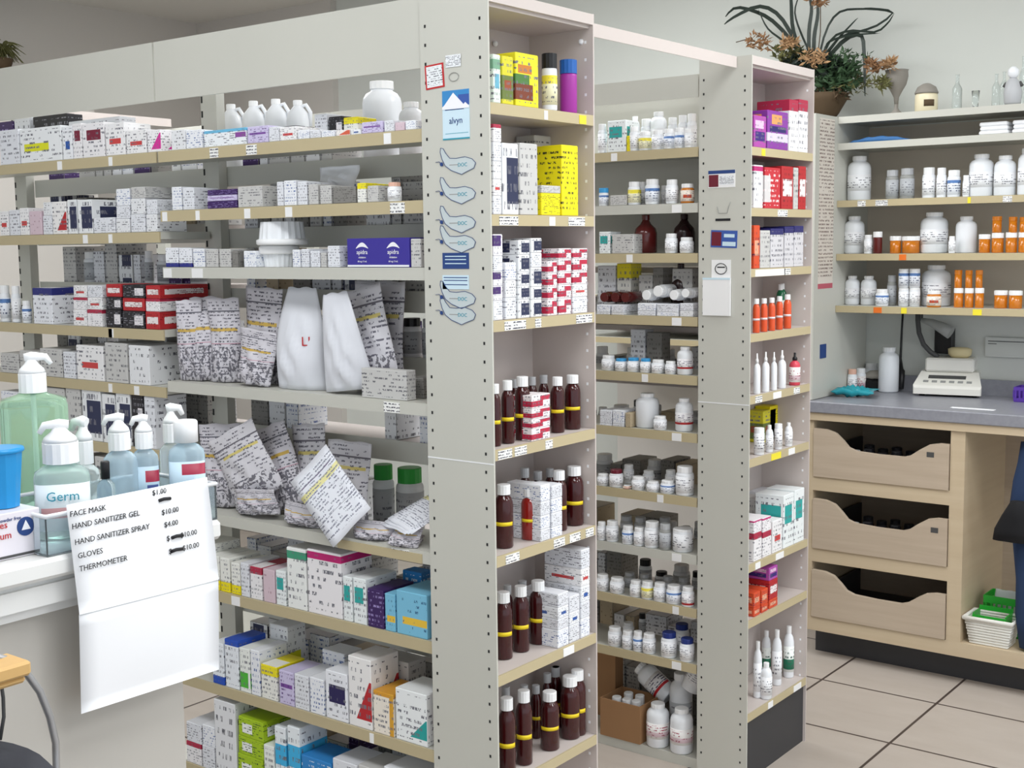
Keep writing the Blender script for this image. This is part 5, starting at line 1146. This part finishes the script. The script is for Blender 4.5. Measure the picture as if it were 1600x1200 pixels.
# ------------------------------------------------------------------ reception counter at the left
XC = -1.38
rc = empty('reception_counter', (0, 0, 0)); tag(rc, 'grey reception counter with white moulded top at the left', 'counter')
mk('front_panel', box(nb(), XC-.34, XC, -.8, 1.05, 0, 1.075), 'counter_face', rc)
bm = nb(); box(bm, XC-.36, XC+.012, -.8, 1.062, 1.062, 1.075); box(bm, XC-.365, XC+.022, -.8, 1.072, 1.075, 1.1); box(bm, XC-.36, XC+.016, -.8, 1.066, 1.1, 1.108); mk('moulding', bm, 'counter_white', rc)
mk('counter_slab', box(nb(), XC-.38, XC+.035, -.8, 1.1, 1.108, 1.134, bev=.005), 'counter_white', rc)
KZ = 1.1345
# tray
ty = empty('display_tray', (XC-.045, .985, KZ)); tag(ty, 'clear plastic tray with white rim along the counter edge holding sanitizer', 'tray')
tx0, tx1, ty0, ty1 = -.075, .073, -.145, .112
bm = nb(); box(bm, tx0, tx1, ty0, ty1, 0, .002)
for a in ((tx0, tx0+.002, ty0, ty1), (tx1-.002, tx1, ty0, ty1), (tx0+.002, tx1-.002, ty0, ty0+.002), (tx0+.002, tx1-.002, ty1-.002, ty1)): box(bm, *a, .002, .046)
mk('walls', bm, 'clear_plastic', ty)
mk('rim', tube(nb(), [(tx0, ty0, .049), (tx1, ty0, .049), (tx1, ty1, .049), (tx0, ty1, .049), (tx0, ty0, .049)], .0028, 6), 'white_plastic', ty)
XP = XC+.0425
# price sheet: folded letter page taped to the tray front
ps = empty('price_sheet', (XP, 0, 0)); tag(ps, 'white folded price sheet listing masks and sanitizer, taped to the counter edge', 'sign')
def sheet2(y0, y1, ztl, ztr, zbl, zbr, xt, xb, name, m='white_paper'):
    bm = nb(); n = 8; A = []
    for j in range(n+1):
        v = j/n; row = []
        for i in range(n+1):
            u = i/n; zt = ztl+(ztr-ztl)*u; zb = zbl+(zbr-zbl)*u
            row.append((xt+(xb-xt)*v + .003*math.sin(v*PI)*math.sin(u*3), y0+(y1-y0)*u, zt+(zb-zt)*v))
        A.append(row)
    V0 = [[bm.verts.new((x+.0003, y, z)) for x, y, z in r] for r in A]; V1 = [[bm.verts.new((x-.0003, y, z)) for x, y, z in r] for r in A]
    for j in range(n):
        for i in range(n): bm.faces.new((V0[j][i], V0[j+1][i], V0[j+1][i+1], V0[j][i+1])); bm.faces.new((V1[j][i], V1[j][i+1], V1[j+1][i+1], V1[j+1][i]))
    for j in range(n):
        for i in (0, n): bm.faces.new((V0[j][i], V1[j][i], V1[j+1][i], V0[j+1][i]))
    for i in range(n):
        for j in (0, n): bm.faces.new((V0[j][i], V0[j][i+1], V1[j][i+1], V1[j][i]))
    return mk(name, bm, m, ps, smooth=True)
def vy(px, py, X):
    d = rv*(px-800)/F_PX - uv*(py-600)/F_PX + fv; t = X/d.x; return d.y*t, CAM_H+d.z*t
yl, ztl = vy(108, 790, XP); yr, ztr = vy(328, 746, XP); _, zml = vy(112, 960, XP); _, zmr = vy(326, 906, XP); _, zbl = vy(109, 1120, XP); _, zbr = vy(332, 1048, XP)
sheet2(yl, yr, ztl, ztr, zml, zmr, -.006, .010, 'upper_fold'); sheet2(yl, yr, zml, zmr, zbl, zbr, .009, .003, 'lower_fold')
RX = (PI/2, 0, PI/2)
def tx(z):
    v = (ztl-z)/(ztl-zml); return -.006+.016*v+.003*math.sin(max(0, v)*PI)+.0016
for txt, px, py in (('FACE MASK', 113, 806), ('HAND SANITIZER GEL', 114, 825), ('HAND SANITIZER SPRAY', 116, 849), ('GLOVES', 119, 870), ('THERMOMETER', 120, 890)):
    y, z = vy(px, py, XP+.006); lettering(txt, .0098, 'ink_black', ps, (tx(z), y+.002, z), RX, align='LEFT')
for txt, px, py in (('$1.00', 245, 772), ('$10.00', 256, 802), ('$4.00', 258, 821), ('$      $10.00', 260, 842), ('$      $10.00', 262, 862)):
    y, z = vy(px, py, XP+.006); lettering(txt, .0098, 'ink_black', ps, (tx(z), y, z), RX, align='LEFT')
for px, py in ((256, 783), (270, 840), (268, 861)):
    y, z = vy(px, py, XP+.006); mk('ink_blot', tube(nb(), [(0, -.008, 0), (0, .0, .001), (0, .01, 0)], .0022, 6), 'ink_black', ps, (tx(z), y+.006, z))
# glove box
y1_, _ = vy(62, 800, XC-.0); zt_ = vy(30, 783, XC)[1]
gx = empty('glove_box', (XC, y1_-.12, KZ)); tag(gx, 'white and red glove box with a round blue emblem on the counter', 'box')
mat('box_pink', 'e4dfe6', .45)
mk('body', box(nb(), -.075, 0, 0, .12, 0, .056, bev=.001), 'box_pink', gx)
y, z = vy(40, 822, XC); mk('emblem', lathe(nb(), [(.0115, 0), (.0115, .0006)], 24), 'ink_navy', gx, (0, y-y1_+.12, z-KZ), (0, PI/2, 0))
bm = nb(); bm.faces.new([bm.verts.new(p) for p in ((0, -.006, -.004), (0, .006, -.004), (0, 0, .008))]); mk('emblem_mark', bm, 'ink_white', gx, (.0009, y-y1_+.12, z-KZ))
for k, (tt, dz) in enumerate((('gloves', .006), ('medium', -.007))): lettering(tt, .012, 'ink_red', gx, (.0006, .062, z-KZ+dz), RX)
lettering('powder free', .006, 'ink_navy', gx, (.0006, .08, .048), RX)
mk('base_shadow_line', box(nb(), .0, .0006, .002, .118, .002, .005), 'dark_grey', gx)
# blue cup-like pack
y, z = vy(0, 740, XC-.04); o = empty('blue_tub', (XC-.06, y, KZ+.057)); tag(o, 'bright blue ribbed plastic cup standing on the glove box', 'cup')
bm = nb(); fluted(bm, .021, .027, 0, .066, 24); mk('body', bm, 'blue_plastic', o); mk('rim', lathe(nb(), [(.027, .066), (.0295, .068), (.0285, .072), (.02, .072)], 24), 'blue_plastic', o)
o.location.x = XC-.04
# pump bottles
def pump(px, yb, X, wpx, htop, pumptop, body, lab, spout=0, flat=.62, fliptop=False, cap='cap_white', labm=None, txt=None, base=KZ+.0025, tcol='ink_teal', collar=.66, spl=1.0, sq=False):
    Y, _ = vy(px, yb, X); D = depth(X, Y, 1.2)/F_PX; w_ = wpx*D; zt = vy(px, htop, X)[1]-base; zp = vy(px, pumptop, X)[1]-base
    o = empty('pump_bottle' if not fliptop else 'gel_bottle', (X, Y, base), face_cam(X, Y)); tag(o, lab, 'bottle', 'sanitizer bottles on the counter')
    a = w_/2
    bm = lathe(nb(), [(a*.94, 0), (a, .004), (a, zt*.90), (a*.95, zt*.95), (a*.5, zt*.985), (a*.4, zt)] if sq else [(a*.94, 0), (a, .004), (a, zt*.80), (a*.94, zt*.89), (a*.66, zt*.96), (a*.36, zt)], 32)
    for v in bm.verts:
        q = math.atan2(v.co.y, v.co.x); n_ = 5 if sq else 2.8; k_ = (abs(math.cos(q))**n_+abs(math.sin(q))**n_)**(-1/n_); f_ = 1+(k_-1)*min(1, math.hypot(v.co.x, v.co.y)/a)**3
        v.co.x *= f_; v.co.y *= f_*flat
    mk('body', bm, body, o)
    if sq: mk('dip_tube', tube(nb(), [(0, 0, zt*.98), (0, 0, .01)], .0035, 8), 'frosted', o)
    c = a*collar
    if fliptop:
        mk('cap', lathe(nb(), [(c, zt+.0003), (c, zp-.002), (c*.9, zp)], 20), cap, o)
    else:
        hp = zp-zt
        mk('collar', ribbed(nb(), c, zt+.0003, zt+hp*.5), cap, o)
        mk('pump_stem', lathe(nb(), [(c*.97, zt+hp*.5), (c*.85, zt+hp*.6), (c*.5, zt+hp*.72), (c*.35, zt+hp*.82)], 16), cap, o)
        bm = nb(); L = c*spl
        s = spout
        tube(bm, [(-c*.5*math.cos(s), -c*.5*math.sin(s), zp-hp*.12), (0, 0, zp-hp*.1), (L*math.cos(s), L*math.sin(s), zp-hp*.12), (L*1.35*math.cos(s), L*1.35*math.sin(s), zp-hp*.3)], [hp*.1, hp*.12, hp*.09, hp*.06], 8); mk('pump_head', bm, cap, o)
    if labm:
        bm = sleeve(a*1.0, zt*.12, zt*.74, .7); 
        for v in bm.verts:
            q = math.atan2(v.co.y, v.co.x); k_ = (abs(math.cos(q))**2.8+abs(math.sin(q))**2.8)**(-1/2.8); v.co.x *= k_*1.004; v.co.y *= k_*flat*1.006
        mk('label', bm, labm, o)
    if txt: lettering(txt[0], txt[1], tcol, o, (0, -a*flat-.0022, zt*(.58 if not fliptop else .42)), FRONT)
    return o
mat('label_clear', 'dfe8ea', .3); printed('lab_ger', 'e6eef0', ((.28, .5, .1, .9, 'e0a8a8'),), uax='x', lines=7, words=6, ink='d06a60', dens=.4, z1=.55)
pump(60, 770, XC-.15, 100, 612, 550, 'gel_green', 'very large pale green sanitizer bottle with tall white pump head', spout=0, base=KZ+.0005, labm=None, collar=.42, sq=True, flat=.8)
pump(134, 765, XC-.11, 44, 724, 650, 'gel_clear', 'clear pump bottle behind the one marked Germ', spout=2.6)
pump(98, 770, XC-.045, 84, 722, 655, 'gel_clear', 'front clear pump bottle with yellow tag and teal Germ lettering', spout=PI, labm='lab_ger', txt=('Germ', .017), spl=.8)
o = ITEMS
pump(190, 765, XC-.075, 52, 702, 645, 'gel_blue', 'pale blue pump bottle with yellowish nozzle pointing left', spout=PI)
pump(228, 760, XC-.07, 42, 700, 647, 'gel_blue', 'pale blue pump bottle with red and navy side label', spout=PI, labm=printed('lab_gel2', 'c0d8e8', ((.62, .9, .5, 1, 'a02040'), (.1, .55, .55, .95, '4a5a98')), uax='x', lines=0))
pump(271, 750, XC-.1, 40, 690, 630, 'gel_clear', 'taller clear pump bottle with nozzle pointing right', spout=0)
pump(293, 745, XC-.035, 56, 690, 656, 'gel_blue', 'light blue sanitizer bottle with white flip cap and dark red label', fliptop=True, labm=printed('lab_gel', 'c8e0f0', ((.7, .95, .35, 1, 'a02040'),), uax='x', lines=0), txt=('PURELL', .0085), tcol='ink_navy')
pump(166, 768, XC-.02, 28, 748, 720, 'clear_plastic', 'tiny spray bottle with black cap in front of the blue bottle', fliptop=True, cap='black_plastic', collar=.5)
y, z = vy(95, 727, XC-.02)
# stool at the lower left corner
so = empty('stool', (-1.196, .548, 0)); tag(so, 'tall stool with dark round seat, bent steel tube and wooden arm', 'stool')
SZ = .982
mk('seat', lathe(nb(), [(.12, SZ-.05), (.165, SZ-.04), (.172, SZ-.02), (.16, SZ-.004), (.1, SZ)], 40), 'seat_dark', so)
bm = nb(); lathe(bm, [(.03, .05), (.025, .1), (.022, SZ-.05)], 16); mk('column', bm, 'metal_grey', so)
for k in range(5):
    a = k*2*PI/5; mk('leg', tube(nb(), [(.02*math.cos(a), .02*math.sin(a), .075), (.16*math.cos(a), .16*math.sin(a), .025)], [.018, .012], 8), 'black_plastic', so)
def SP(px, py, X): y_, z_ = vy(px, py, X); return Vector((X, y_, z_))-so.location
XA = -1.22
mk('arm_tube', tube(nb(), [SP(-60, 1030, XA), SP(-20, 1024, XA), SP(8, 1030, XA), SP(40, 1050, XA), SP(62, 1080, XA), SP(78, 1120, XA), SP(87, 1160, XA), SP(88, 1200, XA), SP(70, 1250, XA-.0), Vector((-.06, .03, SZ-.055))], .0042, 10), 'metal_grey', so)
mk('cable', tube(nb(), [SP(0, 1055, XA), SP(5, 1090, XA), SP(6, 1120, XA), SP(0, 1156, XA)], .002, 6), 'dark_grey', so)
bm = nb(); c = SP(-12, 1042, XA+.01); box(bm, c.x-.02, c.x+.025, c.y-.06, c.y+.03, c.z-.012, c.z+.004, bev=.003); box(bm, c.x-.017, c.x+.02, c.y-.05, c.y+.026, c.z-.02, c.z-.0125, bev=.003); mk('arm_pad', bm, 'wood_arm', so)

# ------------------------------------------------------------------ names for the stock: every label says which one
ORD = ['first', 'second', 'third', 'fourth', 'fifth', 'sixth', 'seventh', 'eighth', 'ninth', 'tenth', 'eleventh', 'twelfth']
LEV = {0: '', 1: 'bottom', 2: 'second up', 3: 'third up', 4: 'fourth up', 5: 'fifth up'}
groups = {}
for it in ITEMS: groups.setdefault((it[1], it[2], it[3], it[4], it[5]), []).append(it)
for (key, desc, kind, layer, level), its in groups.items():
    its.sort(key=lambda t: sx(t[0].location))
    for i, t in enumerate(its):
        parts = [desc+' '+kind]
        if len(its) > 1: parts.append(('leftmost' if i == 0 else 'rightmost' if i == len(its)-1 else ORD[i]+' from left'))
        if level: parts.append('%s in stack' % LEV[level])
        if layer: parts.append('back row')
        lab = ', '.join(parts) + ' on '+SH[key][3]
        wds = lab.split()
        if len(wds) > 16: lab = lab.replace(' in stack', '')
        cat = 'carton' if 'carton' in kind else 'vial' if kind == 'vial' else 'jug' if kind == 'jug' else 'tin' if 'tin' in kind else 'jar' if kind.startswith('jar') else 'bottle'
        tag(t[0], lab, cat, '%ss on %s' % (cat, SH[key][3]))
